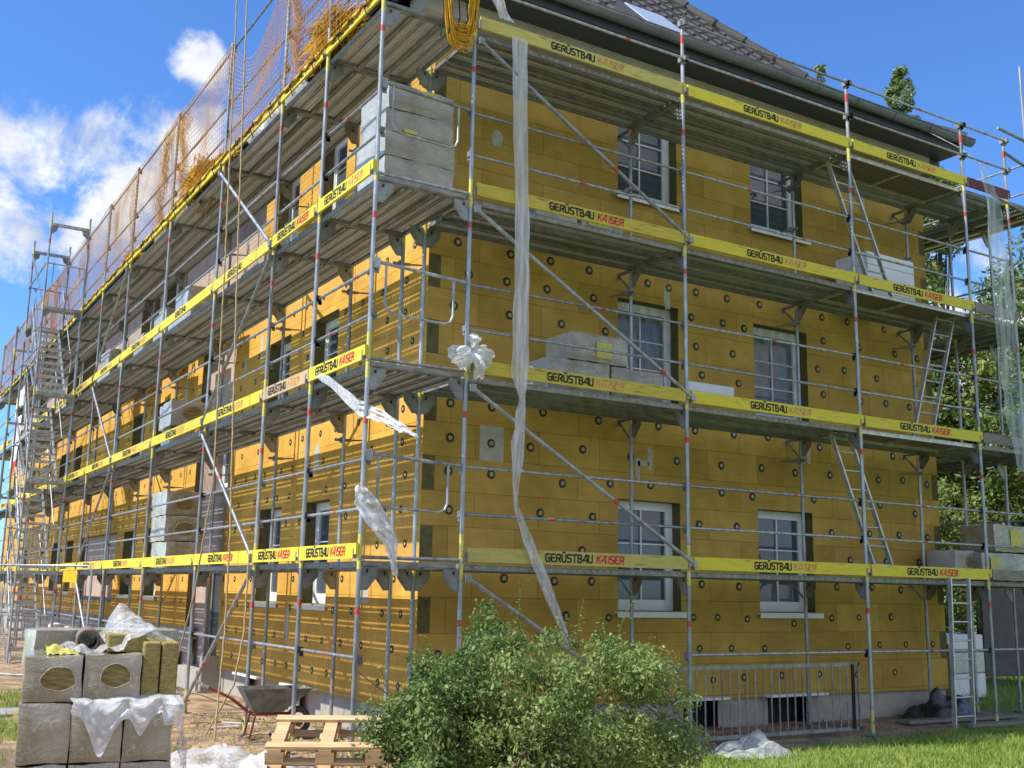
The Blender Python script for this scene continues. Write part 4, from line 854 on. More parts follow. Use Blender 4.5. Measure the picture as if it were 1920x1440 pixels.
for k in range(4):
    m = MB(); z0 = k*2; up_ = k % 2 == 0
    ya, yb = (TY1-.35, TY0+.30)
    for s_x in (TX+.10, -1.38): m.bar((s_x, yb, z0+.02), (s_x, ya, z0+1.98), .03, .11)
    for j in range(10):
        q = (j+.5)/10; m.box(TX+.10, -1.38, yb+(ya-yb)*q-.10, yb+(ya-yb)*q+.09, z0+2*q-.02, z0+2*q+.012)
        m.box(TX+.10, -1.38, yb+(ya-yb)*q-.105, yb+(ya-yb)*q-.09, z0+2*q-.06, z0+2*q+.012)
    put('stair_flight', m.mesh('stair_flight', ['alu']), tower)
    m = MB(); hx = TX+.06
    m.tube([(hx, yb-.1, z0+.95), (hx, yb+.1, z0+1.0), (hx, ya-.1, z0+2.9), (hx, ya+.05, z0+2.9)], .016, 6); m.tube([(hx, yb, z0+.5), (hx, ya, z0+2.45)], .014, 6)
    for q in (.1, .35, .6, .85): m.tube([(hx, yb+(ya-yb)*q, z0+2*q), (hx, yb+(ya-yb)*q, z0+2*q+.95)], .012, 6)
    m.tube([(-1.34, yb, z0+1.0), (-1.34, ya, z0+2.95)], .014, 6)
    put('stair_handrail', m.mesh('stair_handrail', ['galv']), tower)
    for qa, qb in ((ya, TY1-.03), (TY0+.03, yb+.02)): m = MB(); m.box(TX+.04, -1.26, qa, qb, z0+1.93, z0+1.98); put('stair_landing', m.mesh('stair_landing', ['galv2']), tower)
m = MB()
for k in range(5):
    m.bar((TX-.03, TY0, 2*k+.1), (TX-.03, TY1, 2*k+1.9), .035, .035); m.bar((TX-.03, TY0, 2*k+1.0), (TX-.03, TY1, 2*k+1.0), .03, .03)
put('tower_brace', m.mesh('tower_brace', ['galv']), tower)
# a second tier of leaning ladders and bundled tubes beyond
for i, (y, x) in enumerate(((21.8, -1.95),)):
    m = MB()
    for xx in (x, x+.75):
        m.tube([(0 if xx == x else .75, 0, 0), (0 if xx == x else .75, 0, 8.6)], .03, 6, 0)
        for z in (1.9, 3.9, 5.9, 7.9): m.tube([(0 if xx == x else .75, 0, z-.1), (0 if xx == x else .75, 0, z+.1)], .033, 6, 1); m.tube([(0 if xx == x else .75, 0, z-.65), (0 if xx == x else .75, 0, z-.5)], .033, 6, 2)
    for z in (1.9, 3.9, 5.9, 7.9): m.box(0, .75, -.03, .03, z, z+.06)
    put('loading_tower', m.mesh('loading_bay_frame', ['galv', 'yel', 'red']), None, (x, y, 0), 0, f'slim frame tower {["just behind the stair tower","farther along, second behind the stair tower"][i]} on the long facade', 'scaffold frame', 'frame towers behind the stair tower')

# ---------------------------------------------------------------- ladders
def ladder(label, foot, top, width, n, group='access ladders in the gable scaffold', wvec=(1, 0, 0)):
    o = thing('access_ladder', label, 'ladder', foot, 0, group); f = Vector((0, 0, 0)); t_ = Vector(top)-Vector(foot); w = Vector(wvec)*width
    for s_ in (0, 1):
        m = MB(); m.bar(f+w*s_, t_+w*s_, .025, .062, 0, (0, 1, 0)); put('side_rail', m.mesh('side_rail', ['alu']), o)
    for j in range(n):
        q = (j+.6)/n; m = MB(); p = f.lerp(t_, q); m.tube([p, p+w], .014, 6); put('rung', m.mesh('rung', ['alu']), o)
ladder('aluminium ladder leaning left between the first and second levels', (6.76, .35, 2.02), (5.90, .35, 4.05), .37, 8)
ladder('aluminium ladder leaning right between the second and third levels', (7.66, .35, 4.02), (8.36, .35, 6.02), .40, 8)
ladder('aluminium ladder leaning left between the third and top levels', (6.95, .35, 6.02), (6.06, .35, 8.0), .43, 8)
ladder('aluminium ladder standing on the earth below the first level', (7.62, -.12, .0), (7.74, -.08, 2.02), .40, 8)

# ---------------------------------------------------------------- safety nets
def netpanel(y0, y1, zt0, zt1, seed, dens=.085):
    V = []; F = []
    def strand(P, r=.0036):
        n = len(P); base = len(V)
        for i, p in enumerate(P):
            for k in range(3):
                a = 2.1*k; V.append((p[0]+r*math.cos(a), p[1]+r*math.sin(a)*.6, p[2]+r*math.sin(a)))
        for i in range(n-1):
            for k in range(3): F.append((base+i*3+k, base+i*3+(k+1) % 3, base+i*3+3+(k+1) % 3, base+i*3+3+k))
    L = y1-y0
    def pt(u, v):     # u along 0..1, v up 0..1
        sag = math.sin(math.pi*u)
        z0_, z1_ = 8.06, (zt0+(zt1-zt0)*u)-.06*abs(sag)*(1 if seed % 2 else 1.6)-(seed == 2)*.62*sag**1.5
        n1 = noise.noise(Vector((u*L*.9, v*2.0, seed*3.1))); n2 = noise.noise(Vector((u*L*2.3, v*4, seed+9)))
        return (AX-.035+.08*n1*(math.sin(math.pi*v))**.5*1.2, y0+u*L+.05*n2*math.sin(math.pi*u)**.5, z0_+(z1_-z0_)*v+.03*n1)
    nu, nv = max(6, int(L/dens)), int(1.9/dens)
    for i in range(nu+1): strand([pt(i/nu, j/10) for j in range(11)])
    for j in range(nv+1): strand([pt(i/(nu/2), j/nv) for i in range(nu//2+1)] if nu > 12 else [pt(i/nu, j/nv) for i in range(nu+1)])
    return npmesh('safety_net', V, F, ['netm'])
def tangled(name, pts, spread, n, r, matn, seed=0):
    V = []; F = []; P = [Vector(p) for p in pts]; m = len(P)
    for s_ in range(n):
        o1 = [noise.noise_vector(Vector((s_*7.3+seed, i*.8, 0)))*spread for i in range(m)]
        b0 = len(V)
        rr = r*(.7+.6*random.random())
        for i in range(m):
            p = P[i]+o1[i]
            for k in range(3): a = 2.1*k+i*.3; V.append((p.x+rr*math.cos(a), p.y+rr*math.sin(a), p.z+rr*math.sin(a+.8)))
        for i in range(m-1):
            for k in range(3): F.append((b0+i*3+k, b0+i*3+(k+1) % 3, b0+i*3+3+(k+1) % 3, b0+i*3+3+k))
    return npmesh(name, V, F, [matn])
for i, L in enumerate(bl):
    a, b_ = fy[i], fy[i+1]
    o = put('safety_net', netpanel(a, b_, 9.98, 9.98, i, .085 if i < 9 else .10), None, (0, 0, 0), 0, f'orange safety net on the top level, {ordn[i]} bay from the corner', 'safety net', 'safety nets hung along the top level')
    # folded lower hem of this net
    n = 40; pts = [(AX-.06, a+L*q/n, 8.10+.02*math.sin(q*.7+i)) for q in range(n+1)]
    put('folded_hem', tangled('folded_hem', pts, .045, 20 if i < 6 else 12, .003, 'netyel', i), o)
    n = int(L/.75)
    for q in range(n):
        m = MB(); yq = a+.3+q*.75; m.tube([(AX-.07, yq, 8.14), (AX-.085, yq+.02, 8.02), (AX-.06, yq-.02, 7.90)], .008, 5); m.tube([(AX-.04, yq-.03, 8.1), (AX-.10, yq+.03, 8.04)], .012, 5)
        put('tie_cord', m.mesh('tie_cord', ['blackrope']), o)
    if i in (1, 3, 4, 8):   # gathered, bunched net
        yb_ = a+L*(.6, .75, .3, .5)[(1, 3, 4, 8).index(i)]; n = 14
        pts = [(AX-.02+.03*math.sin(q), yb_+.35*q/n*(1 if i % 2 else -1)+.03*math.sin(q*.9), 8.1+1.75*q/n) for q in range(n+1)]
        put('bunched_fold', tangled('bunched_fold', pts, .20, 46, .0022, 'netm', i*11), o)
for i, (y, z, s_) in enumerate(((2.0, 8.42, .58), (6.3, 8.22, .34), (7.6, 8.36, .55), (12.6, 8.25, .3))):   # heaps of net on the deck
    n = 18; pts = [(AX+.22+.14*math.sin(q*1.7), y+.55*math.sin(q*2.9)*s_*1.6, z+s_*.55*math.sin(q*1.1)) for q in range(n)]
    put('net_heap', tangled('net_heap', pts, s_*.55, 90, .006, 'netyel', 50+i), None, (0, 0, 0), 0, f'heap of yellow folded net on the top deck, {["nearest the corner","second from the corner","third, beside the board stack","farthest one"][i]}', 'net', 'heaps of folded net on the top deck')
# net bundle hanging at the corner
V = []; pts_all = []
loops = MB()
for s_ in range(34):
    x0 = -.52+.10*random.random(); x1 = -.10+.10*random.random()-.0; dep = 7.62+random.random()*.30-(.05 if s_ < 10 else 0); y_ = -.07-.10*random.random(); n = 14
    P = []
    for q in range(n+1):
        u = q/n*2-1; xx = (x0+x1)/2+(x1-x0)/2*math.copysign(abs(u)**.55, u); zz = dep+(9.1-dep)*abs(u)**3.0
        P.append((xx+.012*noise.noise(Vector((q, s_, 0))), y_+.03*noise.noise(Vector((q*.5, s_, 3))), zz+.02*noise.noise(Vector((q*.9, s_, 7)))))
    loops.tube(P, .0065, 4, 0, False)
for s_ in range(5): x = -.50+.1*s_; loops.tube([(x, -.12, 8.4), (x+.02, -.15, 8.0), (x-.01, -.14, 7.7+.06*s_)], .008, 4, 1, False)
put('net_bundle', loops.mesh('net_bundle', ['netyel', 'blackrope']), None, (0, 0, 0), 0, 'yellow net bundle hanging in loops beside the corner post under the roof', 'net')
# insulation pieces and sacks stored on the top deck
def boxthing(name, label, cat, c, size, rz, mats, group=None, bev=.012):
    m = MB(); w, d_, h = size; m.box(-w/2, w/2, -d_/2, d_/2, 0, h)
    o = put(name, m.mesh(name, mats), None, c, rz, label, cat, group)
    bv = o.modifiers.new('b', 'BEVEL'); bv.width = bev; bv.segments = 2; return o
boxthing('insulation_stack', 'stack of yellow insulation boards upright behind the net on the top deck', 'insulation boards', (-.75, 9.1, 8.02), (.35, 1.0, .62), 0, ['wool'])
boxthing('insulation_stack', 'lower stack of yellow insulation boards farther along the top deck', 'insulation boards', (-.75, 10.5, 8.02), (.35, .9, .48), 0, ['wool'])
m = MB()
def blob(mb, c, r, sx=1, sy=1, sz=1, seed=0, amp=.25, mi=0, nu=16, nv=10):
    vs = []; fs = []
    for j in range(nv+1):
        th = math.pi*j/nv
        for i in range(nu):
            ph = 2*math.pi*i/nu; d_ = Vector((math.sin(th)*math.cos(ph), math.sin(th)*math.sin(ph), math.cos(th)))
            rr = r*(1+amp*noise.noise(d_*1.8+Vector((seed, 0, 0)))+amp*.45*(.4-abs(noise.noise(Vector((d_.x*4, d_.y*4, d_.z*1.2))+Vector((0, seed, 0)))))); vs.append((c[0]+d_.x*rr*sx, c[1]+d_.y*rr*sy, c[2]+d_.z*rr*sz))
    for j in range(nv):
        for i in range(nu): fs.append((j*nu+i, j*nu+(i+1) % nu, (j+1)*nu+(i+1) % nu, (j+1)*nu+i))
    mb.add(vs, fs, mi, True)
for i, (y, r) in enumerate(((3.4, .27), (4.1, .24), (4.8, .26))):
    m = MB(); blob(m, (0, 0, .2), r, .8, 1.5, .85, i*5); put('plastic_sack', m.mesh('plastic_sack', ['filmw']), None, (-.85, y, 8.03), 0, f'pale plastic sack behind the net on the top deck, {["nearest","middle","farthest"][i]} of three', 'sack', 'plastic sacks on the top deck')

# ---------------------------------------------------------------- wrapped packs
def pack(label, c, size, rz=0, hole=None, pale=None, lab=None, group=None, cat='wrapped pack', wool_end=False):
    """size (w x, d y, h z); hole: face '-y' or None; pale faces get lighter wrap"""
    w, d_, h = size; m = MB(); nx, ny, nz_ = 10, 10, 6
    def grid(o, a, b_, na, nb, mi, flip):
        vs = []; fs = []
        for j in range(nb+1):
            for i in range(na+1): vs.append(Vector(o)+Vector(a)*(i/na)+Vector(b_)*(j/nb))
        for j in range(nb):
            for i in range(na): k = j*(na+1)+i; f = (k, k+1, k+na+2, k+na+1); fs.append(f[::-1] if flip else f)
        return vs, fs, mi
    seed = random.random()*50
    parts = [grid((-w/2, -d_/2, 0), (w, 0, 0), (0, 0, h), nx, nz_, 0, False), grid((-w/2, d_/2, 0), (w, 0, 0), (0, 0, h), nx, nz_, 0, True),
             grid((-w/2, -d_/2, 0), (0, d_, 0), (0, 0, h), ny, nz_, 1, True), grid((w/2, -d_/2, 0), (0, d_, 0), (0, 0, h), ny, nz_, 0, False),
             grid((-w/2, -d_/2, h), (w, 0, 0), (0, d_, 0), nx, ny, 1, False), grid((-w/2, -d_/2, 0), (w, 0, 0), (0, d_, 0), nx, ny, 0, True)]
    for vs, fs, mi in parts:
        q = []
        for v in vs:
            n = noise.noise_vector(v*6+Vector((seed, 0, 0)))*.010+noise.noise_vector(v*17+Vector((0, seed, 0)))*.004
            e = sum(1 for a, s_ in zip((v.x, v.y, v.z-h/2), (w/2, d_/2, h/2)) if abs(abs(a)-s_) < 1e-4)
            bul = .022*(1-(2*v.x/w)**2)*(1-(2*v.y/d_)**2 if abs(abs(v.y)-d_/2) > 1e-4 else 1)*(1-(2*(v.z/h)-1)**2 if 1e-4 < v.z < h-1e-4 else 0)
            nn = Vector((0, math.copysign(1, v.y), 0)) if abs(abs(v.y)-d_/2) < 1e-4 else (Vector((math.copysign(1, v.x), 0, 0)) if abs(abs(v.x)-w/2) < 1e-4 else Vector((0, 0, 0)))
            q.append(v*(1 if e < 2 else .985)+n*1.3+nn*bul*.45)
        m.add(q, fs, mi, True)
    o = put('wrapped_pack', m.mesh('wrapped_pack', ['wrap', 'wraplight' if pale else 'wrap']), None, c, rz, label, cat, group)  # lighter wrap puts sunlight into the colour of top and sunward side
    if hole:
        hm = MB(); n = 40; fx, fz, rx, rz_ = hole; el = []
        for k in range(n):
            an = 2*math.pi*k/n; q = 1+.16*noise.noise(Vector((math.cos(an)*1.3+seed, math.sin(an)*1.3, 0))); el.append((fx+rx*math.cos(an)*q, fz+rz_*math.sin(an)*q))
        hm.prism(el, -d_/2-.021, -d_/2-.006, 'y', 0); hm.tube([(p[0], -d_/2-.020, p[1]) for p in el+el[:2]], .0022, 5, 1, False)
        put('wool_opening', hm.mesh('wool_opening', ['wooldark', 'wraplight']), o)
    if lab:
        lm2 = MB(); lx, lz, lw, lh = lab; lm2.box(lx-lw/2, lx+lw/2, -d_/2-.018, -d_/2-.015, lz-lh/2, lz+lh/2); put('pack_label', lm2.mesh('pack_label', ['label']), o)
    return o
g1 = 'wrapped packs stacked at the scaffold corner'
pack('lowest large grey wrapped pack at the corner on the third level', (-.54, .55, 6.03), (.86, .72, .30), 0, None, True, None, g1)
pack('second grey wrapped pack up at the corner on the third level', (-.55, .56, 6.335), (.88, .72, .28), .03, None, True, None, g1)
pack('third grey wrapped pack up at the corner, beside a yellow label', (-.55, .55, 6.62), (.84, .72, .26), -.02, None, True, (-.12, .03, .16, .045), g1)
pack('topmost grey wrapped pack at the corner under the top deck', (-.55, .55, 6.885), (.82, .72, .30), .02, None, True, (.10, .24, .15, .08), g1)
pack('low grey pack behind the third level toe board, left of two', (1.45, .75, 6.02), (.62, .6, .34), 0, None, False, None)
pack('low grey pack behind the third level toe board with pale label, right of two', (2.05, .72, 6.02), (.50, .5, .30), .05, None, False, (0, .2, .3, .1))
pack('upper wrapped pack with yellow label on the second level', (2.05, .66, 4.44), (.86, .55, .34), 0, None, True, (.05, .15, .22, .2))
pack('lower wrapped pack on the second level, left of two', (1.75, .68, 4.02), (.9, .6, .41), 0, None, True, None)
pack('lower wrapped pack on the second level, right of two', (2.62, .68, 4.02), (.80, .6, .40), 0, None, False, None)
boxthing('white_board', 'narrow white board lying behind the second level toe board', 'board', (4.25, .9, 4.38), (.86, .04, .13), 0, ['plastwhite'])
pack('small grey offcut pack beside the toe board on the third level', (2.55, .9, 6.02), (.25, .3, .48), 0, None, False)
st_ = boxthing('polystyrene_stack', 'stack of four white polystyrene slabs beside the third level ladder', 'polystyrene', (7.62, .86, 6.02), (1.05, .62, .80), 0, ['plastwhite'])
m = MB()
for k in range(1, 4): m.box(-.53, .53, -.315, .315, .2*k-.004, .2*k+.004)
put('slab_joint', m.mesh('slab_joint', ['plaster']), st_)
# packs on the long side
gL = 'wrapped packs on the long side decks'
for lb, c, sz, ho, pl in [('upper pale pack with an oval hole on the second level of the long facade', (-.52, 9.25, 4.42), (.70, 1.0, .44), (.02, .22, .17, .13), True),
        ('lower narrow pack on the second level of the long facade', (-.60, 9.35, 4.02), (.42, .7, .39), None, True),
        ('topmost pack with an oval hole on the first level of the long facade', (-.50, 9.45, 2.90), (.62, 1.0, .42), (.0, .2, .15, .12), True),
        ('middle pack with an oval hole on the first level of the long facade', (-.48, 9.4, 2.46), (.66, 1.05, .43), (.0, .2, .17, .12), True),
        ('lowest squashed pack on the first level of the long facade', (-.50, 9.3, 2.02), (.60, 1.0, .43), None, True),
        ('upper pale pack nearest on the third level of the long facade', (-.60, 8.8, 6.42), (.5, 1.0, .38), None, True),
        ('lower pale pack nearest on the third level of the long facade', (-.72, 8.4, 6.02), (.5, 1.5, .36), None, True),
        ('pale pack in the middle of the row on the third level', (-.62, 10.3, 6.02), (.45, 1.0, .7), None, True),
        ('darker pack beyond the middle on the third level', (-.6, 11.9, 6.02), (.5, 1.0, .55), None, True),
        ('upper pack with an oval hole before the stair tower, third level', (-.5, 15.3, 6.45), (.66, 1.0, .42), (0, .2, .2, .12), True),
        ('lower pack with an oval hole before the stair tower, third level', (-.5, 15.3, 6.02), (.66, 1.0, .42), (0, .2, .2, .1), True),
        ('small pale pack just before the ladder bay, third level', (-.6, 13.7, 6.02), (.4, .5, .5), None, True)]:
    pack(lb, c, sz, random.uniform(-.05, .05), ho, pl, None, gL)
for i, (y, z, L, h) in enumerate(((11.0, 6.4, .9, .62), (12.6, 6.02, .9, .7), (14.6, 6.02, .7, .62), (16.6, 6.02, .6, .5), (10.0, 6.4, .16, .5))):
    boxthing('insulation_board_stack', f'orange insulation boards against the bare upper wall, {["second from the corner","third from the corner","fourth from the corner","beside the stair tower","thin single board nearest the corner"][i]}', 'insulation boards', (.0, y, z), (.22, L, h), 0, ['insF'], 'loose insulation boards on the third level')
pack('dark wrapped pack, upper right, behind the first level at the right corner', (10.35, .85, 2.46), (1.3, .6, .42), 0, None, False, (-.1, .2, .3, .3))
pack('dark wrapped pack, lower one, behind the first level at the right corner', (10.05, .8, 2.02), (1.5, .6, .42), 0, None, False, (-.45, .2, .22, .3))
pack('small wrapped pack with a round hole beside the right wall corner', (9.12, .9, 2.02), (.5, .5, .44), 0, (.08, .26, .09, .08), True)

# ---------------------------------------------------------------- plastic sheets
def sheet(name, label, rows, cols, fn, matn='film', cat='plastic sheet', thick=None):
    vs = []; fs = []
    for j in range(rows+1):
        for i in range(cols+1): vs.append(fn(i/cols, j/rows))
    for j in range(rows):
        for i in range(cols): k = j*(cols+1)+i; fs.append((k, k+1, k+cols+2, k+cols+1))
    m = MB(); m.add(vs, fs, 0, True)
    return put(name, m.mesh(name, [matn]), None, (0, 0, 0), 0, label, cat)
def strip(pts, w0, w1, twist=0, seed=0, cr=.03, wdir=(1, 0, 0), widths=None):
    P = [Vector(p) for p in pts]; n = len(P)-1
    def fn(u, v):
        k = min(int(v*n), n-1); f = v*n-k; p = P[k].lerp(P[k+1], f)
        w = (widths[k]*(1-f)+widths[k+1]*f) if widths else w0+(w1-w0)*v
        a = twist*v+.5*noise.noise(Vector((v*3, seed, 0))); d_ = Vector(wdir)*math.cos(a)+Vector((0, 1, 0)).cross(Vector(wdir)).cross(Vector(wdir)).normalized()*0+Vector((0, math.sin(a), 0))
        fold = cr*noise.noise(Vector((u*6+seed, v*5*n*.4, seed)))
        return p+d_*(u-.5)*w+Vector((0, fold, fold*.5))
    return fn
sheet('plastic_strip', 'long twisted clear plastic strip hanging down the first gable bay', 90, 10, strip([(.56, -.07, 8.02), (.58, -.08, 7.0), (.62, -.08, 6.0), (.63, -.09, 5.0), (.62, -.09, 4.1), (.66, -.09, 3.75), (.61, -.09, 3.3), (.60, -.09, 2.62), (.78, -.10, 2.2), (.98, -.14, 1.75), (1.24, -.2, 1.15)], .2, .1, 0, 3, .05, widths=[.22, .20, .19, .19, .22, .07, .16, .05, .14, .14, .07]), 'films')
sheet('plastic_strip', 'wide greenish clear plastic strip hanging from the gutter at the right', 80, 12, strip([(8.62, .45, 9.02), (8.85, .1, 8.7), (9.02, -.14, 8.35), (9.15, -.2, 7.8), (9.18, -.2, 7.1), (9.22, -.2, 6.3), (9.26, -.2, 5.4), (9.34, -.2, 4.6), (9.5, -.2, 3.6)], .3, .5, 0, 7, .05, widths=[.10, .14, .2, .34, .48, .50, .50, .52, .42]), 'filmg')
sheet('plastic_strip', 'clear plastic strip pulled over the gutter beside the corner post', 24, 8, strip([(-.02, -.05, 9.0), (.15, -.02, 8.65), (.42, .0, 8.24)], .25, .2, 0, 1, .04), 'films')
sheet('plastic_strip', 'crumpled plastic strip blowing from the second level toe board', 50, 10, strip([(-1.2, 1.25, 4.03), (-1.2, .85, 3.90), (-1.2, .45, 3.70), (-1.18, .1, 3.52), (-1.05, -.15, 3.42), (-.95, -.42, 3.28), (-.86, -.62, 3.18)], .2, .1, .8, 5, .09, (0, 0, 1), widths=[.05, .14, .16, .2, .18, .14, .05]), 'filmw')
sheet('plastic_strip', 'crumpled white plastic strip tied to the corner post above the first level', 50, 10, strip([(-1.17, -.03, 2.72), (-1.12, -.08, 2.55), (-1.0, -.12, 2.35), (-.88, -.16, 2.15), (-.84, -.18, 1.85)], .2, .1, .5, 8, .10, (1, 0, 0), widths=[.08, .3, .34, .22, .06]), 'filmw')
m = MB(); kn = Vector((.0, -.02, .24))
for k, (a0, wd_, L_) in enumerate(((200, 60, .26), (225, 50, .27), (250, 45, .22), (280, 35, .33), (318, 50, .26), (345, 55, .27), (15, 40, .22), (95, 50, .17), (75, 60, .20), (215, 80, .24), (335, 80, .24), (300, 40, .22), (185, 40, .24))):
    vs = []; fs = []; na, nb = 22, 18
    for j in range(nb+1):
        for i in range(na+1):
            u, v = i/na, j/nb; an = R(a0+(u-.5)*wd_*(1.1-.5*v**3)); r_v = L_*(v**.85)*(1+.12*noise.noise(Vector((u*3, v*2, k))))
            fold = (.5-abs(noise.noise(Vector((u*6+k*3, v*1.6, k*1.7)))))*.10*math.sin(math.pi*min(1, v*.9))+(k % 5-2)*.022*v
            vs.append(kn+Vector((math.cos(an)*r_v, -fold-.09*math.sin(math.pi*v*.85)*(1 if k % 2 else -.3), math.sin(an)*r_v*.95)))
    for j in range(nb):
        for i in range(na): q = j*(na+1)+i; fs.append((q, q+1, q+na+2, q+na+1))
    m.add(vs, fs, 0, True)
put('plastic_bag', m.mesh('plastic_bag', ['bagm']), None, (-.02, -.12, 3.98), 0, 'crumpled white plastic bag knotted to the corner post at the second level', 'plastic bag')
sheet('plastic_strip', 'torn plastic sheet hanging before the second upper window of the long facade', 20, 16, lambda u, v: (-.05+.05*noise.noise(Vector((u*5, v*5, 2))), 5.3+1.1*u, 7.35-.35*v*(1+.6*math.sin(u*5))+.05*noise.noise(Vector((u*4, v*3, 1)))), 'film')
# banner far left
bn = MB(); vs = []; fs = []
for j in range(17):
    for i in range(7):
        u, v = i/6, j/16; vs.append((-1.25+.08*noise.noise(Vector((u*3, v*4, 0))), 26.2-1.6*u*(.4+.6*math.sin(1.2+v*1.6)), 7.3-2.5*v+.2*u))
for j in range(16):
    for i in range(6): k = j*7+i; fs.append((k, k+1, k+8, k+7))
for q, f in enumerate(fs): bn.add([vs[a] for a in f], [(0, 1, 2, 3)], 1 if q//6 >= 14 else 0, True)
M['bannerw'] = mat('white banner cloth', (.72, .73, .76), .8, 0, (.55, .56, .62), 3)
put('banner', bn.mesh('banner', ['bannerw', 'redink']), None, (0, 0, 0), 0, 'white banner with a red lower edge hanging far along the long facade', 'banner')

# ropes from the hoist
def rope(label, pts):
    P = [Vector(p) for p in pts]; Q = []
    for a, b_ in zip(P[:-1], P[1:]):
        n = max(2, int((b_-a).length/.07))
        for i in range(n): Q.append(a.lerp(b_, i/n)+Vector((.003*math.sin(len(Q)*1.6), .003*math.cos(len(Q)*1.6), 0)))
    Q.append(P[-1]); m = MB(); m.tube(Q, .0105, 6, 0, True, [.0095+.0022*(i % 2) for i in range(len(Q))])
    put('rope', m.mesh('rope', ['rope']), None, (0, 0, 0), 0, label, 'rope', 'hoist ropes before the long facade')
rope('thick hoist rope hanging on the left, slanting past the second level', [(-1.6, 4.06, 10.2), (-1.6, 3.72, 6.0), (-1.6, 3.55, 3.0), (-1.6, 4.05, 1.6), (-1.6, 4.6, .8)])
rope('thick hoist rope hanging on the right, reaching the earth', [(-1.6, 3.6, 10.2), (-1.6, 3.22, 6.2), (-1.6, 2.85, 3.2), (-1.6, 2.72, 2.3), (-1.62, 2.62, 1.2), (-1.72, 2.42, .02)])
rope('thin cable sagging from the second frame to the earth', [(-1.3, 2.9, 2.1), (-1.35, 2.75, 1.2), (-1.45, 2.7, .6), (-1.65, 3.0, .02)])

# ---------------------------------------------------------------- bay railing, pallet, barrow, fence
rl = thing('steel_railing', 'grey steel bar railing standing in front of the basement windows', 'railing', (3.12, .16, 0))
m = MB(); m.bar((-.30, 0, .86), (2.98, 0, .86), .02, .045); m.bar((-.05, 0, .05), (2.98, 0, .05), .02, .045); m.bar((2.97, 0, .03), (2.97, 0, .88), .03, .02, 0, (0, 1, 0)); m.bar((2.84, -.02, .05), (2.84, -.02, .86), .045, .02, 1, (0, 1, 0)); put('railing_frame', m.mesh('railing_frame', ['galv2', 'dark']), rl)
for i in range(23):
    m = MB(); x = -.22+i*.135; m.box(x-.009, x+.009, -.004, .004, .07, .84); put('bar', m.mesh('bar', ['galv2']), rl)
m = MB(); m.bar((3.05, .16, .25), (2.3, -.1, .45), .03, .03); m.bar((2.3, -.1, .45), (2.35, -.1, 0.0), .03, .03); put('steel_bracket', m.mesh('steel_bracket', ['galv2']), None, (0, 0, 0), 0, 'bent steel angle leaning beside the bush and the railing', 'bracket')

def pallet(label, c, rot, group):
    o = thing('pallet', label, 'pallet', c, 0, group); o.rotation_euler = rot
    for j, y in enumerate((-.30, -.0, .30)):
        m = MB(); m.box(-.45, .45, y-.055, y+.055, .12, .142)
        if j != 1: put('top_board', m.mesh('top_board', ['wood']), o)
    for j, x in enumerate((-.38, 0, .38)):
        m = MB(); m.box(x-.05, x+.05, -.36, .36, .098, .119); put('cross_board', m.mesh('cross_board', ['wood']), o)
        for y in (-.30, 0, .30): m = MB(); m.box(x-.07, x+.07, y-.06, y+.06, .022, .098); put('block', m.mesh('block', ['wood']), o)
    for j, y in enumerate((-.30, 0, .30)):
        m = MB(); m.box(-.45, .45, y-.05, y+.05, 0, .021); put('bottom_board', m.mesh('bottom_board', ['wood']), o)
pallet('upper wooden pallet tilted toward the viewer beside the bush', (-2.02, -1.55, .46), (R(13), 0, R(-27)), 'wooden pallets beside the bush')
pallet('lower wooden pallet under the tilted one', (-2.02, -1.50, .24), (R(9), 0, R(-26)), 'wooden pallets beside the bush')
pallet('wooden pallet lying flat at the bottom of the pile', (-1.98, -1.5, .02), (R(3), 0, R(-29)), 'wooden pallets beside the bush')

wb = thing('wheelbarrow', 'cement stained wheelbarrow with red frame standing behind the scaffold posts', 'wheelbarrow', (-1.02, 2.75, 0), R(-8))
wb.scale = (.78, .78, .90)
m = MB()
def ring(z, x0, x1, y0, y1): return [(x0, y0, z), (x1, y0, z), (x1, y1, z), (x0, y1, z)]
a_ = ring(.62, -.42, .62, -.32, .32); b2 = ring(.32, -.22, .20, -.19, .19); a3 = ring(.62, -.40, .60, -.30, .30); b3 = ring(.34, -.20, .19, -.17, .17)
m.add(a_+b2+a3+b3, [(0, 1, 5, 4), (1, 2, 6, 5), (2, 3, 7, 6), (3, 0, 4, 7), (4, 5, 6, 7), (8, 12, 13, 9), (9, 13, 14, 10), (10, 14, 15, 11), (11, 15, 12, 8), (15, 14, 13, 12), (0, 8, 9, 1), (1, 9, 10, 2), (2, 10, 11, 3), (3, 11, 8, 0)])
put('tub', m.mesh('tub', ['barrow']), wb)
for s_ in (-1, 1):
    m = MB(); m.tube([(-.95, s_*.27, .66), (-.55, s_*.25, .50), (-.25, s_*.2, .30), (.35, s_*.08, .28), (.50, s_*.06, .22)], .016, 7, 0); m.tube([(-.2, s_*.2, .31), (-.28, s_*.24, .0), (-.2, s_*.24, .0)], .015, 7, 0); put('frame_tube', m.mesh('frame_tube', ['redpaint']), wb)
    m = MB(); m.tube([(-1.02, s_*.275, .685), (-.92, s_*.27, .65)], .02, 7); put('handle', m.mesh('handle', ['alu']), wb)
m = MB(); ry = [(.48+.15*math.cos(a), 0, .19+.15*math.sin(a)) for a in np.linspace(0, 2*math.pi, 25)]; m.tube(ry, .045, 8, 0, False); m.tube([(.48, -.05, .19), (.48, .05, .19)], .07, 10, 1); put('wheel', m.mesh('wheel', ['rubber', 'redpaint']), wb)

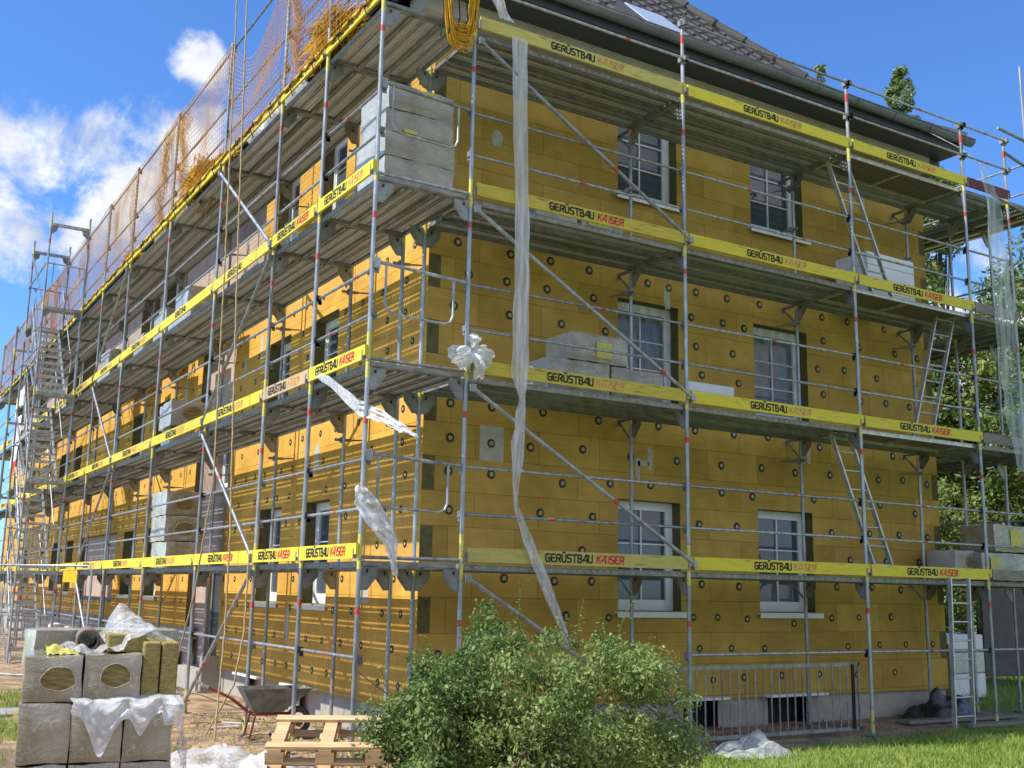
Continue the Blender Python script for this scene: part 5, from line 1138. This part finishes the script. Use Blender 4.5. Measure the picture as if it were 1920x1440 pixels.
sf_ = thing('site_fence', 'mesh construction fence panel with a small yellow plate on the left', 'fence', (-2.33, 10.9, .02), 0)
p0, p1 = Vector((0, 0, 0)), Vector((.0, 0, 0))
d3 = Vector((-1.15, 1.9, 0)).normalized()   # runs away to the left
d3 = Vector((-.93, 1.2, 0)).normalized(); Lf = 3.0
m = MB(); base = Vector((.62, -.9, 0))
P = [base, base+Vector((0, 0, 1.90)), base+d3*.08+Vector((0, 0, 2.0)), base+d3*(Lf-.08)+Vector((0, 0, 2.0)), base+d3*Lf+Vector((0, 0, 1.90)), base+d3*Lf, ]
m.tube(P, .021, 8); m.tube([base+Vector((0, 0, .12)), base+d3*Lf+Vector((0, 0, .12))], .019, 8); put('fence_frame', m.mesh('fence_frame', ['galv']), sf_)
m = MB()
for i in range(1, 26): q = base+d3*(Lf*i/26); m.tube([q+Vector((0, 0, .12)), q+Vector((0, 0, 2.0))], .0025, 3, 0, False)
for z in (.4, .7, 1.0, 1.3, 1.6, 1.85): m.tube([base+Vector((0, 0, z)), base+d3*Lf+Vector((0, 0, z))], .0025, 3, 0, False)
put('wire_mesh', m.mesh('wire_mesh', ['galv']), sf_)
m = MB(); q = base+d3*.28+Vector((-.03, -.03, 1.72)); vs = [q, q+d3*.30, q+d3*.30+Vector((0, 0, .2)), q+Vector((0, 0, .2))]; nn_ = Vector((-d3.y, d3.x, 0))*-.01; m.add(vs+[v-nn_ for v in vs], [(0, 1, 2, 3), (7, 6, 5, 4), (0, 4, 5, 1), (1, 5, 6, 2), (2, 6, 7, 3), (3, 7, 4, 0)])
q2 = q+d3*.06+nn_*.5+Vector((0, 0, .09)); m.add([q2+nn_*.3, q2+d3*.18+nn_*.3, q2+d3*.18+nn_*.3+Vector((0, 0, .02)), q2+nn_*.3+Vector((0, 0, .02))], [(0, 1, 2, 3)], 1)
M['signy'] = mat('yellow plate', (.85, .48, .01), .5)
put('name_plate', m.mesh('name_plate', ['signy', 'black']), sf_)

# ---------------------------------------------------------------- foreground pallet of wool packs
FY = -1.5; PA = R(-9); PP = Vector((-4.325, -1.5, 0)); PM = Matrix.Rotation(PA, 3, 'Z')
def pw(x, y, z): return PP+PM@Vector((x, y, z))
gF = 'wrapped wool packs piled in the foreground'
wd = .35
for r_i, z in enumerate((.045, .465)):
    for k in range(3):
        pack(f'grey wrapped wool pack, {["bottom","second"][r_i]} row of the foreground pile, {["first","middle","last"][k]} in row', pw(wd*(k+.5), .5, z), (wd-.006, 1.0, .415), PA, (.0, .2, .09, .09) if (k, r_i) == (2, 0) else None, False, None, gF)
pack('wrapped pack with oval hole on top of the foreground pile, below yellow foil', pw(.20, .48, .885), (.395, .9, .315), PA, (.04, .155, .115, .085), False, None, gF)
pack('wrapped pack with oval hole on top of the foreground pile, beside bare boards', pw(.60, .48, .885), (.39, .9, .325), PA, (.02, .175, .10, .085), False, None, gF)
for i, x in enumerate((.865, .995)):
    boxthing('wool_board', f'bare mineral wool board upright on the pile, {["inner one","outermost one"][i]} of two', 'insulation boards', pw(x, .45, .885), (.120, .8, .41), PA, ['wool'], 'bare wool boards on the pile')
boxthing('wool_board', 'bare mineral wool board lying across the top of the pile', 'insulation boards', pw(.69, .50, 1.215), (.27, .6, .13), PA, ['wool'])
pack('long grey foil wrapped pack lying across the back of the pile', (-3.58, -.40, 1.02), (1.14, .45, .33), .03, None, True, None)
m = MB(); n = 20
m.tube([(0, 0, 0), (.10, .55, 0)], .085, 20, 0, False); m.tube([(0, 0, 0), (.10, .55, 0)], .066, 20, 1, False)
vs = []
for k in range(20):
    pass
m.tube([(0, -.001, 0), (.01, .05, 0)], .0, 3, 0, False) if False else None
rg = [(.0755*math.cos(a), .0, .0755*math.sin(a)) for a in np.linspace(0, 2*math.pi, 25)]; m.tube(rg, .0105, 6, 0, False)
put('cardboard_tube', m.mesh('cardboard_tube', ['cardtube', 'dark']), None, (-3.86, FY+.25, 1.295), 0, 'brown cardboard tube lying on top of the foreground pile', 'tube')
sheet('yellow_foil', 'scrap of bright yellow foil on the left pack of the pile', 10, 12, lambda u, v: (-4.16+.22*u, FY+.08+.2*v, 1.20+.07*abs(noise.noise(Vector((u*5, v*4, 1))))+.06*(1-u)*(1-abs(2*v-1))), 'label', 'foil')
sheet('plastic_sheet', 'clear plastic sheet crumpled over the top of the foreground pile', 26, 34, lambda u, v: (-3.98+.76*u, FY+.02+.70*v, 1.21+.12*math.exp(-((u-.62)/.22)**2)*(.3+.7*v)+.07*noise.noise(Vector((u*6, v*5, 4)))+.13*(u > .3)*max(0, 1-abs(u-.55)*3)*v+(.02 if u < .45 else .12*math.exp(-((u-.7)/.3)**2))-.1*max(0, u-.9)), 'film')
sheet('plastic_sheet', 'clear plastic sheet draped down the front of the foreground pile', 26, 40, lambda u, v: (-4.0+.76*u+.02*noise.noise(Vector((u*4, v*4, 0))), FY-.04-.12*u-(.07+.05*noise.noise(Vector((u*7, v*3, 2))))*min(1, v*3)+.08*(1-min(1, v*6)), .93-v*(.12+.30*math.exp(-((u-.28)/.13)**2)+.16*math.exp(-((u-.62)/.09)**2)+.10*(u > .8))+.015*noise.noise(Vector((u*9, v*7, 8)))), 'filmw')
sheet('plastic_sheet', 'loose end of plastic hanging at the right side of the pile', 26, 10, lambda u, v: (-3.24+.13*u+.08*v*math.sin(v*2)+.03*noise.noise(Vector((u*5, v*5, 3))), FY+.0+.3*u+.06*noise.noise(Vector((u*4, v*6, 5))), .93-.62*v), 'film')
boxthing('pile_pallet', 'low wooden pallet board under the foreground pile', 'pallet', pw(.525, .5, -.01), (1.06, 1.0, .045), PA, ['wood'])
boxthing('wool_block', 'small offcut of mineral wool lying in the grass on the left', 'insulation boards', (-3.22, 5.1, 0), (.34, .3, .14), .2, ['wool'])
def crumple(name, label, c, sx, sy, sz, seed, matn='film'):
    m = MB(); vs = []; fs = []; n = 34
    for j in range(n+1):
        for i in range(n+1):
            u, v = i/n*2-1, j/n*2-1; rr = max(0, 1-(u*u+v*v)**.5); ph = noise.noise(Vector((u*2+seed, v*2, seed)))
            z = (rr**.7)*(.55+.9*ph)+.34*rr**.4*(.5-abs(noise.noise(Vector((u*3+seed, v*3, 1)))))+.05*noise.noise(Vector((u*9, v*9, seed)))
            vs.append((u*sx*(1+.2*ph), v*sy, max(.0, z)*sz))
    for j in range(n):
        for i in range(n): k = j*(n+1)+i; fs.append((k, k+1, k+n+2, k+n+1))
    m.add(vs, fs, 0, True); put(name, m.mesh(name, [matn]), None, c, 0, label, 'plastic sheet')
crumple('crumpled_film', 'crumpled clear film lying on the grass before the railing', (3.42, -.62, -.01), .52, .35, .26, 4)
crumple('crumpled_film', 'crumpled white film on the earth between the pile and the pallets', (-2.1, 1.1, 0), .50, .6, .24, 11)
crumple('crumpled_film', 'small crumpled white film beside the pallets', (-1.7, .6, 0), .35, .4, .26, 21, 'filmw')
crumple('crumpled_film', 'flattened film scrap on the earth right of the pile', (-2.55, .2, 0), .4, .5, .2, 31, 'filmw')
m = MB()
for i in range(26):
    a = random.uniform(0, 6.28); L = random.uniform(.15, .7); x, y = random.uniform(-2.2, .0), random.uniform(-.5, 4.5); z = .02
    m.bar((x, y, z), (x+L*math.cos(a), y+L*math.sin(a), z+random.uniform(0, .03)), random.uniform(.01, .05), .012, 0 if i % 4 else 1)
put('debris', m.mesh('wood_scraps', ['wood', 'plastwhite']), None, label='scattered wooden battens and scraps on the earth under the scaffold', cat='scraps', kind='stuff')
V = []; F = []
for i in range(7000):
    x, y = random.uniform(-3, 9.5), random.uniform(-1.2, 5.5)
    if x > 1 and y > 1.4: continue
    r = random.uniform(.006, .03)*(1 if random.random() < .9 else 1.8); b0 = len(V)
    for dx, dy, dz in ((1, 0, 0), (-.5, .8, 0), (-.5, -.8, 0), (0, 0, .9)): V.append((x+dx*r*random.uniform(.7, 1.2), y+dy*r*random.uniform(.7, 1.2), -.01+dz*r))
    F += [(b0, b0+1, b0+3), (b0+1, b0+2, b0+3), (b0+2, b0, b0+3)]
put('rubble', npmesh('clods', V, F, ['earth']), label='loose clods of earth and stones around the house foot', cat='soil', kind='stuff')
crumple('black_foil', 'black foil bunched against the plinth near the right corner', (8.95, 1.05, .0), .75, .35, .42, 41, 'blackfoil')
for i, (x, y, w) in enumerate(((8.6, .5, 2.4), (8.9, -.12, 2.0))):
    boxthing('scaffold_plank', f'weathered wooden plank on the ground under the right scaffold posts, {["rear","front"][i]} one', 'plank', (x, y, .0), (w, .22, .05), R(-2), ['tb4'])
# things behind the right corner
hd = MB(); hd.box(0, 8, 0, .06, .22, 2.05); put('hoarding', hd.mesh('hoarding', ['tarp']), None, (14.3, 4.1, 0), R(-8), 'grey brown hoarding panel standing beyond the right corner', 'hoarding')
for i, (x, y, z, w, h) in enumerate(((11.9, 3.2, 0.0, 1.2, .42), (11.9, 3.2, .43, 1.2, .36), (11.9, 3.2, .80, 1.15, .30))):
    boxthing('white_pack', f'pale board pack beyond the ground ladder, {["bottom","middle","top"][i]} of the stack', 'packs', (x, y, z), (w, .8, h), .1, ['plastwhite' if i != 1 else 'wraplight'], 'pale packs stacked beyond the right corner')
boxthing('wood_crate', 'dark brown timber stack between the ladder and the pale packs', 'timber', (11.1, 3.0, 0), (.5, .6, .95), .1, ['bark'])
# far building at the left end
fbm = MB(); fbm.box(-9, 3, 0, 10, 0, 8.0, 0); fbm.box(-9.4, 3.4, -.4, 10.4, 8.0, 8.3, 1)
for i in range(5):
    for k in range(2): fbm.box(-8+i*2.3, -6.9+i*2.3, -.02, 0, 1.5+3*k, 3.0+3*k, 2)
put('white_house', fbm.mesh('white_house', ['whitewall', 'fascia', 'glass']), None, (-4.5, 62, 0), 0, 'white plastered building glimpsed beyond the far end of the scaffold', 'building')
for i, (x, y) in enumerate(((-.75, 17.2), (-.7, 18.6), (-.6, 19.8), (-.55, 16.2))):
    boxthing('white_bucket', f'pale insulation roll upright before the plinth, {["first","second","third","fourth"][i]} from the path', 'roll', (x, y, 0), (.3, .3, .75), .3, ['plastwhite'], 'pale rolls standing before the plinth', .1)

# ---------------------------------------------------------------- vegetation
def leaves(n, centers, radii, size, flat=.0, seed=1, up=.5):
    rg_ = np.random.default_rng(seed); C_ = np.array(centers, float); Rr = np.array(radii, float)
    w = (Rr[:, 0]*Rr[:, 1]*Rr[:, 2])**.667; idx = rg_.choice(len(C_), n, p=w/w.sum())
    d_ = rg_.normal(size=(n, 3)); d_ /= np.linalg.norm(d_, axis=1)[:, None]; rr = rg_.random(n)**.38
    P = C_[idx]+d_*rr[:, None]*Rr[idx]
    nrm_ = d_*.8+rg_.normal(size=(n, 3))*.7+np.array([0, 0, up]); nrm_ /= np.linalg.norm(nrm_, axis=1)[:, None]
    t1 = np.cross(nrm_, rg_.normal(size=(n, 3))); t1 /= np.linalg.norm(t1, axis=1)[:, None]; t2 = np.cross(nrm_, t1)
    s_ = size*(.45+1.1*rg_.random(n)**1.5)[:, None]
    V = np.stack([P-t1*s_, P-t2*s_*.45+nrm_*s_*.12, P+t1*s_, P+t2*s_*.45+nrm_*s_*.12], 1).reshape(-1, 3); i = np.arange(n)[:, None]*4
    return V, np.concatenate([i+[0, 1, 2, 3]])
def cluster(c, r, n, rr, seed, shell=.75):
    rg_ = np.random.default_rng(seed); d_ = rg_.normal(size=(n, 3)); d_ /= np.linalg.norm(d_, axis=1)[:, None]; q = shell+(1-shell)*rg_.random(n)
    q *= np.where(rg_.random(n) < .25, rg_.random(n), 1)
    return np.array(c)+d_*np.array(r)*q[:, None], rg_.uniform(rr*.6, rr*1.3, (n, 1))*np.array([1, 1, .75])
# the big bush
bush = thing('bush', 'large leafy bush in the foreground before the house corner', 'bush', (-.6, -2.3, 0))
c1, r1 = cluster((.28, .0, .62), (1.15, .75, .50), 120, .22, 1); c2, r2_ = cluster((-.83, .1, .50), (.44, .55, .36), 46, .18, 2); c3, r3 = cluster((-.24, .2, 1.12), (.26, .25, .34), 16, .09, 3)
c4, r4 = cluster((.45, .1, .98), (.75, .5, .16), 34, .10, 4); c5, r5 = cluster((-.5, .05, .85), (.5, .4, .35), 24, .16, 5)
keep = c1[:, 2] > -.05
c1 = np.array([.28, .0, .60])+(lambda q: np.sign(q)*np.abs(q)**.62)((c1-np.array([.28, .0, .62]))/np.array([1.15, .75, .50]))*np.array([1.08, .70, .40]); c1 = c1+rng.normal(0, .05, c1.shape)
c6, r6 = cluster((.28, .0, .62), (1.22, .80, .60), 90, .075, 31, .95); c6 = c6[c6[:, 2] > .45]; r6 = r6[:len(c6)]
V1, F1 = leaves(50000, np.concatenate([c1, c4, c6]), np.concatenate([r1*.9, r4, r6]), .020, seed=5)
V1[:, 2] = V1[:, 2]*1.16
put('foliage', npmesh('foliage', V1, F1, ['leafbush']), bush)
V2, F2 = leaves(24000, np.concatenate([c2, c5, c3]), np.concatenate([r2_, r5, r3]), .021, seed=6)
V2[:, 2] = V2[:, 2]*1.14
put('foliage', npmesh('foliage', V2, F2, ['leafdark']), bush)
m = MB()
for i in range(46):
    a = random.uniform(0, 6.28); x, y = .15*math.cos(a), .12*math.sin(a); tx, ty, tz = random.uniform(-1.3, 1.2), random.uniform(-.6, .6), random.uniform(.5, 1.25)
    m.tube([(x, y, -.03), (x+(tx-x)*.4, y+(ty-y)*.4, tz*.5), (tx, ty, tz)], .01, 5, 0, False, [.014, .009, .004])
put('stems', m.mesh('stems', ['bark']), bush)
m = MB()
for i in range(60):
    a = random.uniform(2.2, 4.6); L = random.uniform(.25, .6); p = Vector((-.28+random.uniform(-.12, .12), -.45, random.uniform(.05, .45)))
    q = p+Vector((math.cos(a)*L*.7, -.28-random.random()*.18, math.sin(a)*L*.25+random.uniform(.0, .3))); m.tube([p, p.lerp(q, .5)+Vector((0, 0, .05)), q], .004, 4, 0, False, [.006, .004, .0015])
put('dead_twigs', m.mesh('dead_twigs', ['twig']), bush)
# shoots standing out of the crown
Vs = []; Fs = []; ms = MB(); k0 = 0
for i, (x, y, z0, z1, lx) in enumerate(((.0, .2, 1.1, 1.62, .02), (.05, .2, 1.0, 1.4, -.08), (.62, .2, 1.15, 1.50, .05), (1.0, .15, 1.1, 1.48, .16), (.85, .1, 1.1, 1.35, -.05), (-.75, .2, .8, 1.18, -.12), (-.95, .1, .7, 1.05, -.05), (-1.15, .2, .6, .95, -.1),
        (-.35, .25, 1.1, 1.47, -.03), (-.28, .25, 1.1, 1.42, .05), (.3, .1, 1.1, 1.32, .06), (1.25, .1, .95, 1.18, .1), (1.4, .0, .7, .95, .1), (.45, .1, 1.1, 1.33, -.04), (-.5, .2, 1.0, 1.28, -.06))):
    P = [Vector((x+lx*t*t, y, z0+(z1-z0)*t)) for t in np.linspace(0, 1, 7)]; ms.tube(P, .003, 4, 0, False)
    for p in P:
        for _ in range(5):
            q = p+Vector((random.gauss(0, .02), random.gauss(0, .02), random.gauss(0, .02))); a = random.uniform(0, 6.28); s_ = random.uniform(.014, .026)
            e1 = Vector((math.cos(a), math.sin(a), random.uniform(-.4, .6)))*s_; e2 = Vector((-math.sin(a), math.cos(a), random.uniform(-.3, .3)))*s_*.6
            b0 = len(Vs); Vs += [q-e1, q-e2, q+e1, q+e2]; Fs.append((b0, b0+1, b0+2, b0+3))
put('stems', ms.mesh('shoot', ['leafdark']), bush, (0, 0, .15)); put('foliage', npmesh('shoot_leaves', [tuple(v) for v in Vs], Fs, ['leafbush']), bush, (0, 0, .15))

def tree(label, base, crown, cr, nclump, rr, nleaf, size, seed, matn='leaftree', taper=0, group='trees behind the house', trunk_r=.16, name='deciduous_tree'):
    o = thing(name, label, 'tree', base, 0, group); b0 = Vector(base); c = Vector(crown)-b0
    cs, rs = cluster(c, cr, nclump, rr, seed, .6)
    if taper:
        f_ = 1-taper*np.clip((cs[:, 2]-c.z)/cr[2], 0, 1); cs[:, 0] = c.x+(cs[:, 0]-c.x)*f_+.25*np.sin(cs[:, 2]*1.1); cs[:, 1] = c.y+(cs[:, 1]-c.y)*f_; rs = rs*np.maximum(.55, f_)[:, None]*np.array([1, 1, 1.7])
    V, F = leaves(nleaf, cs, rs, size, seed=seed+1, up=.3); put('crown', npmesh('crown', V, F, [matn]), o)
    m = MB(); m.tube([(0, 0, -.1), (c.x*.3, c.y*.3, c.z*.5), (c.x, c.y, c.z+cr[2]*.5)], .2, 8, 0, False, [trunk_r, trunk_r*.7, trunk_r*.2])
    for i in range(0, min(nclump, 12)):
        q = Vector(cs[i]); s_ = Vector((c.x*.6, c.y*.6, c.z*.55+(i % 5)*.1*c.z)); m.tube([s_, s_.lerp(q, .5)+Vector((0, 0, .15)), q], .05, 5, 0, False, [trunk_r*.35, trunk_r*.2, .015])
    put('trunk', m.mesh('trunk', ['bark']), o)
tree('dark broad tree directly behind the right wall corner', (20.5, 12.5, 0), (20.4, 12.2, 6.4), (2.9, 2.9, 6.0), 380, .85, 95000, .085, 11)
tree('sunlit green tree at the right edge behind the scaffold', (22.6, 7.9, 0), (22.6, 8.0, 6.8), (3.0, 3.0, 4.9), 190, .75, 60000, .085, 12)
tree('smaller bright tree between the two behind the right scaffold', (22.5, 10.0, 0), (22.8, 10.2, 3.6), (2.4, 2.2, 3.2), 80, .6, 22000, .08, 13)
tree('dense low tree filling the gap behind the ladder', (18.0, 8.6, 0), (18.0, 8.6, 2.2), (2.8, 1.9, 2.7), 110, .6, 22000, .07, 14)
tree('tall pointed poplar rising above the gutter', (32.1, 19.3, 0), (32.1, 19.35, 19.2), (1.9, 1.9, 6.2), 210, .42, 42000, .12, 21, 'leafpop', .82, group='poplars beyond the roof', name='poplar_tree')
tree('short poplar top left of the tall one above the gutter', (30.4, 20.6, 0), (30.3, 19.9, 19.6), (.7, .7, 3.4), 50, .4, 9000, .11, 22, 'leafpop', .8, group='poplars beyond the roof', name='poplar_tree')
tree('low leafy top right of the tall poplar above the gutter', (33.2, 18.4, 0), (33.2, 18.6, 18.3), (1.5, 1.4, 2.2), 50, .42, 10000, .11, 23, 'leafpop', .6, group='poplars beyond the roof', name='poplar_tree')
tree('small poplar tip just behind the hip of the roof', (29.0, 20.9, 0), (28.6, 21.0, 21.0), (1.0, 1.0, 4.0), 50, .4, 9000, .11, 24, 'leafpop', .8, group='poplars beyond the roof', name='poplar_tree')
